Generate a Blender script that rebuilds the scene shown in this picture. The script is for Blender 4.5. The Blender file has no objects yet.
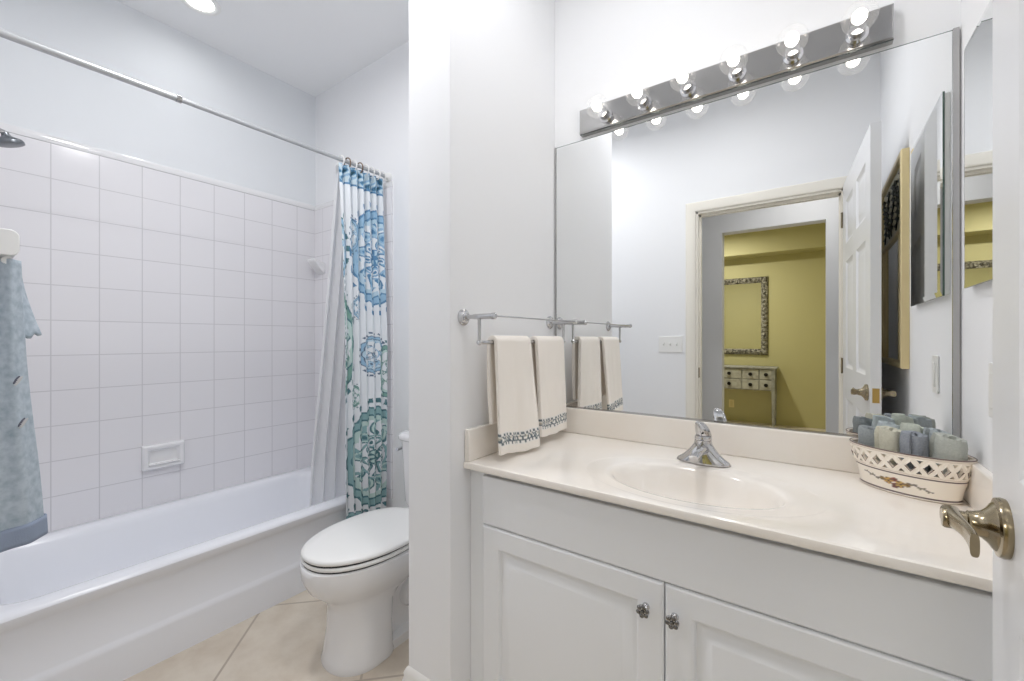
import bpy, math, random
import numpy as np
from mathutils import Vector, Matrix, noise as mnoise

S = bpy.context.scene
COL = S.collection
PI = math.pi
random.seed(7)

# ------------------------------------------------------------------ camera, world, exposure, big lights
cam = bpy.data.objects.new('camera', bpy.data.cameras.new('camera'))
COL.objects.link(cam)
cam.data.sensor_width = 36.0
cam.data.lens = 424.0 * 36.0 / 1024.0
cam.data.shift_y = -1.4 / 1024.0
cam.data.clip_start = 0.02
cam.location = (0, 0, 1.2)
cam.rotation_euler = (math.radians(90), 0, math.radians(35.38))
S.camera = cam

S.view_settings.view_transform = 'Standard'
S.view_settings.look = 'None'
S.view_settings.exposure = 0.11
S.view_settings.gamma = 1.0
S.view_settings.use_curve_mapping = False

W = bpy.data.worlds.new('world')
S.world = W
W.use_nodes = True
W.node_tree.nodes['Background'].inputs[0].default_value = (0.8, 0.85, 0.9, 1)
W.node_tree.nodes['Background'].inputs[1].default_value = 0.15

S.cycles.use_denoising = True
S.cycles.max_bounces = 14
S.cycles.diffuse_bounces = 9
S.cycles.glossy_bounces = 10
S.cycles.transmission_bounces = 8
S.cycles.transparent_max_bounces = 16
S.cycles.sample_clamp_indirect = 6.0
S.cycles.blur_glossy = 0.3


def lamp(name, kind, loc, energy, color=(1, 1, 1), size=0.1, rot=None, parent=None, **k):
    d = bpy.data.lights.new(name, kind)
    d.energy = energy
    d.color = color
    if kind == 'AREA':
        d.shape = 'DISK'
        d.size = size
    else:
        d.shadow_soft_size = size
    for a, b in k.items():
        setattr(d, a, b)
    o = bpy.data.objects.new(name, d)
    COL.objects.link(o)
    o.location = loc
    if rot:
        o.rotation_euler = rot
    if parent:
        o.parent = parent
    return o


E_BULB, E_TUB, E_ROOM, E_HALL, E_YELLOW, E_VAN = 0.74, 0.5, 8.9, 6.2, 34.0, 6.2

# ------------------------------------------------------------------ mesh helpers


class MB:
    def __init__(self):
        self.v = []
        self.f = []
        self.col = None

    def add(self, vs, fs):
        b = len(self.v)
        self.v += [tuple(p) for p in vs]
        self.f += [tuple(b + i for i in f) for f in fs]
        return self

    def box(self, x0, x1, y0, y1, z0, z1):
        return self.add([(x0, y0, z0), (x1, y0, z0), (x1, y1, z0), (x0, y1, z0),
                         (x0, y0, z1), (x1, y0, z1), (x1, y1, z1), (x0, y1, z1)],
                        [(0, 3, 2, 1), (4, 5, 6, 7), (0, 1, 5, 4), (1, 2, 6, 5), (2, 3, 7, 6), (3, 0, 4, 7)])

    def loft(self, rings, cap0=True, cap1=True, closed=True):
        n = len(rings[0])
        vs = [p for r in rings for p in r]
        fs = []
        m = n if closed else n - 1
        for i in range(len(rings) - 1):
            for j in range(m):
                k = (j + 1) % n
                fs.append((i * n + j, i * n + k, (i + 1) * n + k, (i + 1) * n + j))
        if cap0:
            fs.append(tuple(reversed(range(n))))
        if cap1:
            fs.append(tuple(range((len(rings) - 1) * n, len(rings) * n)))
        return self.add(vs, fs)

    def tube(self, pts, r, n=16, cap=True):
        pts = [Vector(p) for p in pts]
        rs = r if isinstance(r, (list, tuple)) else [r] * len(pts)
        rings = []
        up = None
        for i, p in enumerate(pts):
            a = pts[max(i - 1, 0)]
            b = pts[min(i + 1, len(pts) - 1)]
            d = (b - a).normalized()
            if up is None:
                up = Vector((0, 0, 1)) if abs(d.z) < 0.9 else Vector((1, 0, 0))
            s = d.cross(up).normalized()
            up = s.cross(d).normalized()
            rings.append([p + rs[i] * (math.cos(t) * s + math.sin(t) * up)
                          for t in [2 * PI * j / n for j in range(n)]])
        return self.loft(rings, cap, cap)

    def lathe(self, prof, origin=(0, 0, 0), axis=(0, 0, 1), n=32, cap=True):
        """prof: list of (radius, distance along axis)"""
        ax = Vector(axis).normalized()
        u = ax.orthogonal().normalized()
        w = ax.cross(u)
        o = Vector(origin)
        rings = [[o + ax * h + max(r, 1e-4) * (math.cos(t) * u + math.sin(t) * w)
                  for t in [2 * PI * j / n for j in range(n)]] for r, h in prof]
        return self.loft(rings, cap, cap)

    def grid(self, fn, nu, nv):
        vs = [fn(i / (nu - 1), j / (nv - 1)) for i in range(nu) for j in range(nv)]
        fs = [(i * nv + j, (i + 1) * nv + j, (i + 1) * nv + j + 1, i * nv + j + 1)
              for i in range(nu - 1) for j in range(nv - 1)]
        return self.add(vs, fs)

    def xf(self, M):
        self.v = [tuple(M @ Vector(p)) for p in self.v]
        return self

    def build(self, name, material, parent=None, smooth=35, bevel=0, seg=2, loc=None):
        me = bpy.data.meshes.new(name)
        vs = self.v
        if loc is not None:
            vs = [(p[0] - loc[0], p[1] - loc[1], p[2] - loc[2]) for p in vs]
        me.from_pydata(vs, [], self.f)
        me.validate()
        me.update()
        if material:
            me.materials.append(material)
        if smooth:
            me.polygons.foreach_set('use_smooth', [True] * len(me.polygons))
            me.set_sharp_from_angle(angle=math.radians(smooth))
        o = bpy.data.objects.new(name, me)
        COL.objects.link(o)
        if loc is not None:
            o.location = loc
        if parent is not None:
            o.parent = parent
            o.matrix_parent_inverse = Matrix.Translation(-Vector(parent_world(parent)))
        if bevel:
            b = o.modifiers.new('edge', 'BEVEL')
            b.width = bevel
            b.segments = seg
            b.limit_method = 'ANGLE'
            b.angle_limit = math.radians(40)
            b.harden_normals = False
        return o


def parent_world(o):
    p = Vector((0, 0, 0))
    while o is not None:
        p = p + o.location
        o = o.parent
        break
    return p


def thing(name, label, cat, loc=(0, 0, 0), group=None):
    o = bpy.data.objects.new(name, None)
    COL.objects.link(o)
    o.empty_display_size = 0.05
    o.location = loc
    o['label'] = label
    o['category'] = cat
    if group:
        o['group'] = group
    return o


def part(name, mb, material, parent, **k):
    """a part given in world coordinates, parented to an un-rotated empty or mesh at the origin of its data"""
    return mb.build(name, material, parent, **k)


def tag(o, label, cat, group=None, kind=None):
    o['label'] = label
    o['category'] = cat
    if group:
        o['group'] = group
    if kind:
        o['kind'] = kind
    return o


def struct(name, mb, material, label, cat, **k):
    return tag(mb.build(name, material, **k), label, cat, kind='structure')


# ------------------------------------------------------------------ materials


def mat(name, color, rough=0.5, metal=0.0, coat=0.0, bump=None, spec=0.5, noise_col=None):
    m = bpy.data.materials.new(name)
    m.use_nodes = True
    nt = m.node_tree
    p = nt.nodes['Principled BSDF']
    p.inputs['Base Color'].default_value = (*color, 1)
    p.inputs['Roughness'].default_value = rough
    p.inputs['Metallic'].default_value = metal
    p.inputs['Coat Weight'].default_value = coat
    p.inputs['Specular IOR Level'].default_value = spec
    tc = nt.nodes.new('ShaderNodeTexCoord')
    if bump:
        scale, strength, dist = bump
        nz = nt.nodes.new('ShaderNodeTexNoise')
        nz.inputs['Scale'].default_value = scale
        nz.inputs['Detail'].default_value = 4
        nt.links.new(tc.outputs['Object'], nz.inputs['Vector'])
        b = nt.nodes.new('ShaderNodeBump')
        b.inputs['Strength'].default_value = strength
        b.inputs['Distance'].default_value = dist
        nt.links.new(nz.outputs['Fac'], b.inputs['Height'])
        nt.links.new(b.outputs['Normal'], p.inputs['Normal'])
    if noise_col:
        scale, c2, lo, hi = noise_col
        nz = nt.nodes.new('ShaderNodeTexNoise')
        nz.inputs['Scale'].default_value = scale
        nz.inputs['Detail'].default_value = 6
        nt.links.new(tc.outputs['Object'], nz.inputs['Vector'])
        r = nt.nodes.new('ShaderNodeValToRGB')
        r.color_ramp.elements[0].position = lo
        r.color_ramp.elements[1].position = hi
        r.color_ramp.elements[0].color = (*color, 1)
        r.color_ramp.elements[1].color = (*c2, 1)
        nt.links.new(nz.outputs['Fac'], r.inputs['Fac'])
        nt.links.new(r.outputs['Color'], p.inputs['Base Color'])
    return m


def srgb(r, g, b):
    def f(c):
        c /= 255.0
        return c / 12.92 if c <= 0.04045 else ((c + 0.055) / 1.055) ** 2.4
    return (f(r), f(g), f(b))


def attr_mat(name, rough=0.8, trans=0.0, bump=None):
    m = mat(name, (1, 1, 1), rough, bump=bump)
    nt = m.node_tree
    a = nt.nodes.new('ShaderNodeAttribute')
    a.attribute_name = 'Print'
    nt.links.new(a.outputs['Color'], nt.nodes['Principled BSDF'].inputs['Base Color'])
    return m


def set_print(o, fn):
    """per-vertex dye/paint of a printed surface (fn: index, local coordinate -> rgb linear)"""
    me = o.data
    at = me.color_attributes.new('Print', 'FLOAT_COLOR', 'POINT')
    buf = np.ones(len(me.vertices) * 4, dtype=np.float32)
    for i, v in enumerate(me.vertices):
        buf[4 * i:4 * i + 3] = fn(i, v.co)
    at.data.foreach_set('color', buf)


def emit(name, color, strength):
    m = bpy.data.materials.new(name)
    m.use_nodes = True
    nt = m.node_tree
    nt.nodes.remove(nt.nodes['Principled BSDF'])
    e = nt.nodes.new('ShaderNodeEmission')
    e.inputs[0].default_value = (*color, 1)
    e.inputs[1].default_value = strength
    nt.links.new(e.outputs[0], nt.nodes['Material Output'].inputs[0])
    return m


def thin_glass(name, tint=(1, 1, 1), veil=0.05):
    m = bpy.data.materials.new(name)
    m.use_nodes = True
    nt = m.node_tree
    nt.nodes.remove(nt.nodes['Principled BSDF'])
    t = nt.nodes.new('ShaderNodeBsdfTransparent')
    t.inputs[0].default_value = (*tint, 1)
    g = nt.nodes.new('ShaderNodeBsdfGlossy')
    g.inputs['Roughness'].default_value = 0.02
    lw = nt.nodes.new('ShaderNodeLayerWeight')
    lw.inputs['Blend'].default_value = 0.5
    geo = nt.nodes.new('ShaderNodeNewGeometry')
    p5 = nt.nodes.new('ShaderNodeMath')
    p5.operation = 'POWER'
    p5.inputs[1].default_value = 4.0
    sc = nt.nodes.new('ShaderNodeMath')
    sc.operation = 'MULTIPLY_ADD'
    sc.inputs[1].default_value = 0.5
    sc.inputs[2].default_value = 0.05
    fr = nt.nodes.new('ShaderNodeMath')
    fr.operation = 'SUBTRACT'
    fr.inputs[0].default_value = 1.0
    mu = nt.nodes.new('ShaderNodeMath')
    mu.operation = 'MULTIPLY'
    nt.links.new(lw.outputs['Facing'], p5.inputs[0])
    nt.links.new(p5.outputs[0], sc.inputs[0])
    nt.links.new(geo.outputs['Backfacing'], fr.inputs[1])
    nt.links.new(sc.outputs[0], mu.inputs[0])
    nt.links.new(fr.outputs[0], mu.inputs[1])
    mx = nt.nodes.new('ShaderNodeMixShader')
    nt.links.new(mu.outputs[0], mx.inputs[0])
    nt.links.new(t.outputs[0], mx.inputs[1])
    nt.links.new(g.outputs[0], mx.inputs[2])
    tl = nt.nodes.new('ShaderNodeBsdfTranslucent')
    m3 = nt.nodes.new('ShaderNodeMixShader')
    m3.inputs[0].default_value = veil
    nt.links.new(mx.outputs[0], m3.inputs[1])
    nt.links.new(tl.outputs[0], m3.inputs[2])
    nt.links.new(m3.outputs[0], nt.nodes['Material Output'].inputs[0])
    return m


def tile_mat(name, base, grout, size, mortar, off, rot=0.0, axes='yz', rough=0.15, var=None, bumpd=0.0015):
    """square tiles; axes: which world axes run along the tile rows and columns"""
    m = mat(name, base, rough)
    nt = m.node_tree
    p = nt.nodes['Principled BSDF']
    geo = nt.nodes.new('ShaderNodeNewGeometry')
    sep = nt.nodes.new('ShaderNodeSeparateXYZ')
    nt.links.new(geo.outputs['Position'], sep.inputs[0])
    com = nt.nodes.new('ShaderNodeCombineXYZ')
    nt.links.new(sep.outputs['xyz'.index(axes[0])], com.inputs[0])
    nt.links.new(sep.outputs['xyz'.index(axes[1])], com.inputs[1])
    mp = nt.nodes.new('ShaderNodeMapping')
    mp.vector_type = 'POINT'
    mp.inputs['Rotation'].default_value = (0, 0, rot)
    mp.inputs['Location'].default_value = (off[0], off[1], 0)
    nt.links.new(com.outputs[0], mp.inputs['Vector'])
    br = nt.nodes.new('ShaderNodeTexBrick')
    br.offset = 0
    br.squash = 1
    br.inputs['Scale'].default_value = 1
    br.inputs['Brick Width'].default_value = size
    br.inputs['Row Height'].default_value = size
    br.inputs['Mortar Size'].default_value = mortar
    br.inputs['Mortar Smooth'].default_value = 0.25
    br.inputs['Color1'].default_value = (*base, 1)
    br.inputs['Color2'].default_value = (*[c * 0.985 for c in base], 1)
    br.inputs['Mortar'].default_value = (*grout, 1)
    nt.links.new(mp.outputs[0], br.inputs['Vector'])
    colout = br.outputs['Color']
    if var:
        c2, sc = var
        nz = nt.nodes.new('ShaderNodeTexNoise')
        nz.inputs['Scale'].default_value = sc
        nz.inputs['Detail'].default_value = 8
        nz.inputs['Roughness'].default_value = 0.62
        nt.links.new(geo.outputs['Position'], nz.inputs['Vector'])
        rp = nt.nodes.new('ShaderNodeValToRGB')
        rp.color_ramp.elements[0].position = 0.38
        rp.color_ramp.elements[1].position = 0.68
        rp.color_ramp.elements[0].color = (0, 0, 0, 1)
        rp.color_ramp.elements[1].color = (1, 1, 1, 1)
        nt.links.new(nz.outputs['Fac'], rp.inputs['Fac'])
        mx = nt.nodes.new('ShaderNodeMixRGB')
        mx.inputs[2].default_value = (*c2, 1)
        nt.links.new(rp.outputs['Color'], mx.inputs[0])
        nt.links.new(br.outputs['Color'], mx.inputs[1])
        mx2 = nt.nodes.new('ShaderNodeMixRGB')
        mx2.inputs[2].default_value = (*grout, 1)
        nt.links.new(br.outputs['Fac'], mx2.inputs[0])
        nt.links.new(mx.outputs[0], mx2.inputs[1])
        colout = mx2.outputs[0]
    nt.links.new(colout, p.inputs['Base Color'])
    b = nt.nodes.new('ShaderNodeBump')
    b.invert = True
    b.inputs['Strength'].default_value = 0.3
    b.inputs['Distance'].default_value = bumpd
    nt.links.new(br.outputs['Fac'], b.inputs['Height'])
    nt.links.new(b.outputs['Normal'], p.inputs['Normal'])
    return m


M = {}
M['paint'] = mat('white_wall_paint', srgb(239, 240, 242), 0.6, bump=(180, 0.05, 0.001))
M['paint_cool_cast'] = mat('white_wall_paint_cool_cast', srgb(231, 234, 237), 0.6, bump=(180, 0.05, 0.001))  # white paint with the bluish light of the tub area put into its colour
M['ceiling'] = mat('ceiling_paint', srgb(240, 241, 242), 0.8, bump=(90, 0.12, 0.002))
M['trim'] = mat('trim_paint', srgb(232, 231, 228), 0.35)
M['casing'] = mat('door_casing_paint', srgb(236, 232, 222), 0.35)
M['door'] = mat('door_paint', srgb(233, 234, 236), 0.32)
M['yellow'] = mat('yellow_wall_paint', srgb(184, 178, 128), 0.6, bump=(120, 0.08, 0.001))
M['hall'] = mat('hall_wall_paint', srgb(218, 220, 224), 0.6)
M['porcelain'] = mat('white_porcelain', srgb(235, 235, 236), 0.08, coat=0.3)
M['tub'] = mat('tub_enamel', srgb(240, 242, 247), 0.16)
M['cab'] = mat('cabinet_paint', srgb(240, 242, 245), 0.38)
M['marble'] = mat('cultured_marble', srgb(246, 241, 234), 0.14, coat=0.2,
                  noise_col=(6, srgb(243, 236, 227), 0.35, 0.7))
M['chrome'] = mat('chrome', (0.60, 0.60, 0.61), 0.06, 1.0)
M['chrome_soft'] = mat('polished_steel', (0.46, 0.455, 0.45), 0.12, 1.0)
M['nickel'] = mat('satin_nickel', srgb(160, 148, 124), 0.2, 1.0)
M['brass'] = mat('latch_brass', srgb(190, 160, 96), 0.3, 1.0)
M['mirror'] = mat('mirror_silver', (0.90, 0.91, 0.91), 0.0, 1.0)
M['mirror_edge'] = mat('mirror_edge', srgb(150, 160, 158), 0.15, 0.6)
M['tile'] = tile_mat('white_wall_tile', srgb(234, 233, 236), srgb(210, 209, 212), 0.1551, 0.0022,
                     (-0.3442 + 0.1551 * 4, -1.128 + 0.1551 * 8), axes='yz')
M['tile_end'] = tile_mat('white_end_wall_tile', srgb(234, 233, 236), srgb(210, 209, 212), 0.1551, 0.0022,
                         (2.72 + 0.06, -1.128 + 0.1551 * 8), axes='xz')
M['floor'] = tile_mat('travertine_floor_tile', srgb(216, 206, 191), srgb(176, 164, 149), 0.507, 0.005,
                      (0, 0), rot=PI / 4, axes='xy', rough=0.28, var=(srgb(200, 187, 170), 6.5))
M['white_plastic'] = mat('white_plastic', srgb(238, 238, 236), 0.3)
M['dark'] = mat('painted_gap_shade', (0.03, 0.03, 0.03), 0.6)
M['dark_knob'] = mat('dark_bronze', (0.02, 0.018, 0.015), 0.35, 0.6)
M['bulb_glass'] = thin_glass('clear_bulb_glass')
M['glow'] = emit('bulb_glow', (1.0, 0.93, 0.84), 9.0)
M['led'] = emit('recessed_lamp_glow', (1.0, 0.97, 0.92), 12.0)

# floor offset: grout families x+y = -1.107 + .717k and x-y = -2.92 + .717k
_mp = [n for n in M['floor'].node_tree.nodes if n.type == 'MAPPING'][0]
# rotating by 45 deg: X' = (x - y)/sqrt2, Y' = (x + y)/sqrt2
_mp.inputs['Location'].default_value = (2.92 / math.sqrt(2) + 0.507 * 6, 1.107 / math.sqrt(2) + 0.507 * 6, 0)

# ------------------------------------------------------------------ room shell
XR, XP, XQ, XT, XF = 0.31, -0.885, -1.072, -2.7203, -1.977
YW, YB, YP = 1.56, -0.05, 0.928
ZC, TOP = 2.827, 2.092
HALL_Y, YEL_Y = -1.15, -3.9

struct('floor', MB().box(-3.0, 0.45, -0.17, 1.75, -0.08, 0.0), M['floor'],
       'beige travertine floor tiles laid diagonally', 'floor', smooth=0)
struct('floor_hall', MB().box(-2.2, 2.2, YEL_Y - 0.1, -0.17, -0.08, 0.0), M['floor'],
       'beige tile floor of the hall outside the bathroom door', 'floor', smooth=0)
struct('ceiling', MB().box(-2.85, 0.45, -0.17, 1.7, ZC, ZC + 0.08), M['ceiling'],
       'plain white bathroom ceiling', 'ceiling', smooth=0)
struct('wall_far', MB().box(-2.85, 0.45, YW, YW + 0.12, 0, ZC), M['paint'],
       'white wall behind the vanity mirror, the toilet and the tub end', 'wall', smooth=0)
struct('wall_tub', MB().box(-2.85, XT - 0.008, -0.17, YW, 0, ZC), M['paint_cool_cast'],
       'white wall with a bluish light cast in its colour, above the long run of tub tiles', 'wall', smooth=0)
struct('wall_right', MB().box(XR, XR + 0.12, -0.17, YW, 0, ZC), M['paint'],
       'white wall at the right end of the vanity', 'wall', smooth=0)
struct('wall_partition', MB().box(XQ, XP, YP, YW, 0, ZC), M['paint'],
       'white partition wall between toilet and vanity', 'wall', smooth=0, bevel=0.004)
OL, OR_, OT = -0.665, 0.148, 2.085     # door opening
struct('wall_near', MB().box(-2.85, OL, -0.17, YB, 0, ZC).box(OR_, XR + 0.12, -0.17, YB, 0, ZC)
       .box(OL, OR_, -0.17, YB, OT, ZC), M['paint'],
       'white bathroom wall around the doorway, seen in the vanity mirror', 'wall', smooth=0)
# tiles of the tub surround
struct('wall_tub_tile', MB().box(XT - 0.008, XT, 0.03, YW - 0.01, 0.30, 2.058), M['tile'],
       'square white wall tiles along the bathtub', 'wall', smooth=0)
struct('wall_tub_end_tile', MB().box(XT, -1.93, YW - 0.01, YW, 0.30, 2.058), M['tile_end'],
       'square white wall tiles at the far end of the bathtub', 'wall', smooth=0)
struct('wall_shower_tile', MB().box(XT - 0.008, -1.93, YB, 0.03, 0.0, 2.058), M['tile_end'],
       'tiled shower wall at the near end of the bathtub', 'wall', smooth=0)
mb = MB()
prof = [(0.0, 0.0), (0.009, 0.0), (0.0105, 0.012), (0.0095, 0.026), (0.006, 0.033), (0.0, 0.0345)]
mb.loft([[(XT - 0.008 + a, y, 2.0595 + b) for a, b in prof] for y in (0.03, YW - 0.01)])
mb.loft([[(x, YW - a, 2.0595 + b) for a, b in prof] for x in (XT, -1.93)])
struct('trim_tile_cap', mb, M['porcelain'], 'white bullnose cap row on top of the tub tiles', 'trim')

# baseboards on the partition
mb = MB()
bp = [(0, 0), (0.014, 0), (0.014, 0.095), (0.010, 0.108), (0.011, 0.120), (0.004, 0.136), (0, 0.14)]
mb.loft([[(XQ - a - (0 if i else 0), YP - a, z) for a, z in bp] for i in (0,)] +
        [[(XP + a, YP - a, z) for a, z in bp]], True, True)
mb.loft([[(XQ - a, YW, z) for a, z in bp], [(XQ - a, YP - a, z) for a, z in bp]], True, True)
struct('baseboard_partition', mb, M['trim'], 'white moulded baseboard around the end of the partition', 'baseboard')
mb = MB()
mb.loft([[(-1.93, YW - a, z) for a, z in bp], [(XQ - 0.015, YW - a, z) for a, z in bp]])
struct('baseboard_toilet', mb, M['trim'], 'white baseboard behind the toilet', 'baseboard')

# door casing, jambs and the doorway
mb = MB()
cw = 0.068
cp = [(0, 0), (0.004, 0.012), (0.012, 0.016), (0.045, 0.019), (0.06, 0.017), (cw, 0.010), (cw, 0)]   # (across, proud)
outL = [(OL - a, YB + d) for a, d in cp]
outR = [(OR_ + a, YB + d) for a, d in cp]
mb.loft([[(OL - a, YB + d, 0) for a, d in cp], [(OL - a, YB + d, OT + a) for a, d in cp],
         [(OR_ + a, YB + d, OT + a) for a, d in cp], [(OR_ + a, YB + d, 0) for a, d in cp]])
struct('trim_door_casing', mb, M['casing'], 'cream moulded casing around the bathroom doorway', 'trim', smooth=25)
mb = MB().box(OL, OL + 0.012, -0.17, YB, 0, OT).box(OR_ - 0.012, OR_, -0.17, YB, 0, OT).box(OL, OR_, -0.17, YB, OT - 0.012, OT)
mb.box(OL + 0.012, OL + 0.022, -0.13, -0.095, 0, OT - 0.012).box(OR_ - 0.022, OR_ - 0.012, -0.13, -0.095, 0, OT - 0.012)
mb.box(OL, OR_, -0.13, -0.095, OT - 0.024, OT - 0.012)
jamb = struct('trim_door_jamb', mb, M['casing'], 'cream jamb lining of the bathroom doorway', 'trim', smooth=0)
part('strike_plate', MB().box(OL + 0.012, OL + 0.0145, -0.092, -0.06, 0.93, 1.0), M['nickel'], jamb)

# hall and yellow room beyond
struct('wall_hall', MB().box(-2.2, -0.677, HALL_Y - 0.12, HALL_Y, 0, 2.7).box(0.085, 2.2, HALL_Y - 0.12, HALL_Y, 0, 2.7)
       .box(-0.677, 0.085, HALL_Y - 0.12, HALL_Y, 2.168, 2.7), M['hall'],
       'grey white hall wall with a square cased opening', 'wall', smooth=0)
struct('wall_yellow_near', MB().box(-2.2, -0.677, HALL_Y - 0.124, HALL_Y - 0.1205, 0, 2.7).box(0.085, 0.55, HALL_Y - 0.124, HALL_Y - 0.1205, 0, 2.7)
       .box(-0.677, 0.085, HALL_Y - 0.124, HALL_Y - 0.1205, 2.168, 2.7), M['yellow'],
       'olive yellow room side of the wall with the square opening', 'wall', smooth=0)
struct('wall_hall_end_left', MB().box(-2.3, -2.2, YEL_Y, -0.17, 0, 2.7), M['hall'], 'hall end wall past the doorway', 'wall', smooth=0)
struct('wall_hall_end_right', MB().box(2.2, 2.3, YEL_Y, -0.17, 0, 2.7), M['hall'], 'other hall end wall past the doorway', 'wall', smooth=0)
struct('ceiling_hall', MB().box(-2.3, 2.3, YEL_Y - 0.1, -0.17, 2.7, 2.78), M['ceiling'], 'white ceiling of the hall', 'ceiling', smooth=0)
struct('wall_yellow', MB().box(-2.2, 2.2, YEL_Y - 0.1, YEL_Y, 0, 2.7), M['yellow'],
       'olive yellow wall of the room across the hall', 'wall', smooth=0)
struct('wall_yellow_beam', MB().box(-2.2, 2.2, YEL_Y, -3.62, 2.384, 2.7), M['yellow'],
       'olive yellow dropped soffit above the framed mirror', 'wall', smooth=0)
struct('wall_yellow_side', MB().box(0.55, 0.65, YEL_Y, HALL_Y - 0.12, 0, 2.7), M['yellow'],
       'olive yellow side wall of the room across the hall', 'wall', smooth=0)

# ------------------------------------------------------------------ bathroom door (open, near the camera)
HX, HY = 0.142, -0.022
LX, LY = 0.193, 0.823
DW = math.hypot(LX - HX, LY - HY)
DPH = math.atan2(LX - HX, LY - HY)
DM = Matrix.Translation((HX, HY, 0.012)) @ Matrix.Rotation(-DPH, 4, 'Z')
# local: y along the leaf, x 0..0.035 thickness (x=0 faces the camera side)
DH, DT = 2.08, 0.035


def panel_door(mbx, w, h, t):
    ys = [0.0, 0.115, w / 2 - 0.055, w / 2 + 0.055, w - 0.115, w]
    zs = [0.0, 0.22, 0.86, 1.03, 1.62, 1.72, h - 0.12, h]
    holes = {(1, 1), (3, 1), (1, 3), (3, 3), (1, 5), (3, 5)}
    for side in (0, 1):
        sx = 0 if side == 0 else t
        sg = 1 if side == 0 else -1
        for i in range(5):
            for j in range(7):
                a, b, c, d = ys[i], ys[i + 1], zs[j], zs[j + 1]
                if (i, j) not in holes:
                    q = [(sx, a, c), (sx, b, c), (sx, b, d), (sx, a, d)]
                    mbx.add(q, [(0, 1, 2, 3) if side else (3, 2, 1, 0)])
                else:
                    rs = []
                    for ins, dep in ((0, 0), (0.006, 0.003), (0.018, 0.009), (0.026, 0.009), (0.05, 0.003), (0.055, 0.0025)):
                        x = sx + sg * dep
                        rs.append([(x, a + ins, c + ins), (x, b - ins, c + ins), (x, b - ins, d - ins), (x, a + ins, d - ins)])
                    if not side:
                        rs = [list(reversed(r)) for r in rs]
                    mbx.loft(rs, False, True)
    for q in ([(0, 0, 0), (t, 0, 0), (t, 0, h), (0, 0, h)], [(0, w, 0), (0, w, h), (t, w, h), (t, w, 0)],
              [(0, 0, h), (t, 0, h), (t, w, h), (0, w, h)], [(0, 0, 0), (0, w, 0), (t, w, 0), (t, 0, 0)]):
        mbx.add(q, [(0, 1, 2, 3)])
    return mbx


door = struct('door_1', panel_door(MB(), DW, DH, DT).xf(DM), M['door'],
              'white six panel door standing open beside the vanity', 'door', smooth=30)


def lever(side):
    """lever handle in door-local coordinates; side -1 projects to -x"""
    c = Vector((0 if side < 0 else DT, DW - 0.065, 0.9725 - 0.012))
    ax = (side, 0, 0)
    ms = []
    rose = MB().lathe([(0.0, 0.0), (0.0345, 0.0), (0.0355, 0.004), (0.034, 0.0085), (0.0285, 0.010), (0.027, 0.012),
                       (0.0205, 0.016), (0.0160, 0.021), (0.0140, 0.027), (0.0135, 0.030)], c, ax, 40)
    neck = MB().lathe([(0.0125, 0.029), (0.0135, 0.030), (0.0135, 0.032), (0.0118, 0.0335), (0.0120, 0.048), (0.0125, 0.052), (0.011, 0.055), (0.0, 0.056)], c, ax, 28)
    arm = MB()
    rings = []
    for k in range(17):
        q = k / 16
        y = 0.0125 - 0.092 * q
        x = side * (0.046 - 0.012 * math.sin(q * PI * 0.5) ** 2 + 0.004 * q * q)
        z = 0.001 + 0.003 * math.sin(q * PI) - 0.003 * q
        hh = 0.0125 - 0.0035 * math.sin(q * PI) + 0.0005 * q
        tt = 0.0095 - 0.0055 * min(1, 1.6 * q)
        e = 0.62
        rings.append([c + Vector((x + tt * math.copysign(abs(math.cos(a)) ** e, math.cos(a)), y, z + hh * math.copysign(abs(math.sin(a)) ** e, math.sin(a)))) for a in [2 * PI * i / 20 for i in range(20)]])
    arm.loft(rings)
    h = rose.xf(DM).build('door_handle', M['nickel'], door)
    neck.xf(DM).build('neck', M['nickel'], h)
    arm.xf(DM).build('lever', M['nickel'], h, smooth=50)
    h['label'] = 'satin nickel lever handle'
    return h


lever(-1)
lever(1)
part('latch_plate', MB().box(0.006, 0.029, DW, DW + 0.0015, 0.925, 0.985).xf(DM), M['brass'], door)['label'] = 'brass latch plate'
mbh = [MB().tube([(HX - 0.004, HY - 0.012, z), (HX - 0.004, HY - 0.012, z + 0.09)], 0.006, 10) for z in (0.2, 1.0, 1.85)]
for b in mbh:
    part('hinge', b, M['nickel'], door)

# ------------------------------------------------------------------ bathtub


def rrect(x0, x1, y0, y1, r, z, n=12):
    """rounded rectangle ring, 4*n points"""
    pts = []
    for cx, cy, a0 in ((x1 - r, y1 - r, 0), (x0 + r, y1 - r, PI / 2), (x0 + r, y0 + r, PI), (x1 - r, y0 + r, 1.5 * PI)):
        for k in range(n):
            a = a0 + (PI / 2) * k / (n - 1)
            pts.append((cx + r * math.cos(a), cy + r * math.sin(a), z))
    return pts


tubZ = 0.3626
tub = thing('bathtub', 'white alcove bathtub with smooth apron below the tiled wall', 'bathtub', (-2.35, 0.79, 0))
x0, x1, y0, y1 = XT + 0.001, XF, 0.031, YW - 0.011
bx0, bx1, by0, by1 = XT + 0.085, -2.066, 0.13, 1.47
rings = []
for ins, z, r in ((0.0, tubZ - 0.012, 0.003), (0.004, tubZ - 0.004, 0.006), (0.012, tubZ, 0.012)):
    rings.append(rrect(x0 + ins, x1 - ins, y0 + ins, y1 - ins, r, z))
for ins, z, r in ((-0.018, tubZ, 0.13), (-0.006, tubZ - 0.003, 0.125), (0.004, tubZ - 0.014, 0.12), (0.012, tubZ - 0.035, 0.12), (0.04, 0.20, 0.13), (0.075, 0.10, 0.13),
                  (0.11, 0.068, 0.12), (0.16, 0.058, 0.10)):
    rings.append(rrect(bx0 + ins, bx1 - ins, by0 + ins * 1.5, by1 - ins * 1.2, r, z))
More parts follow.
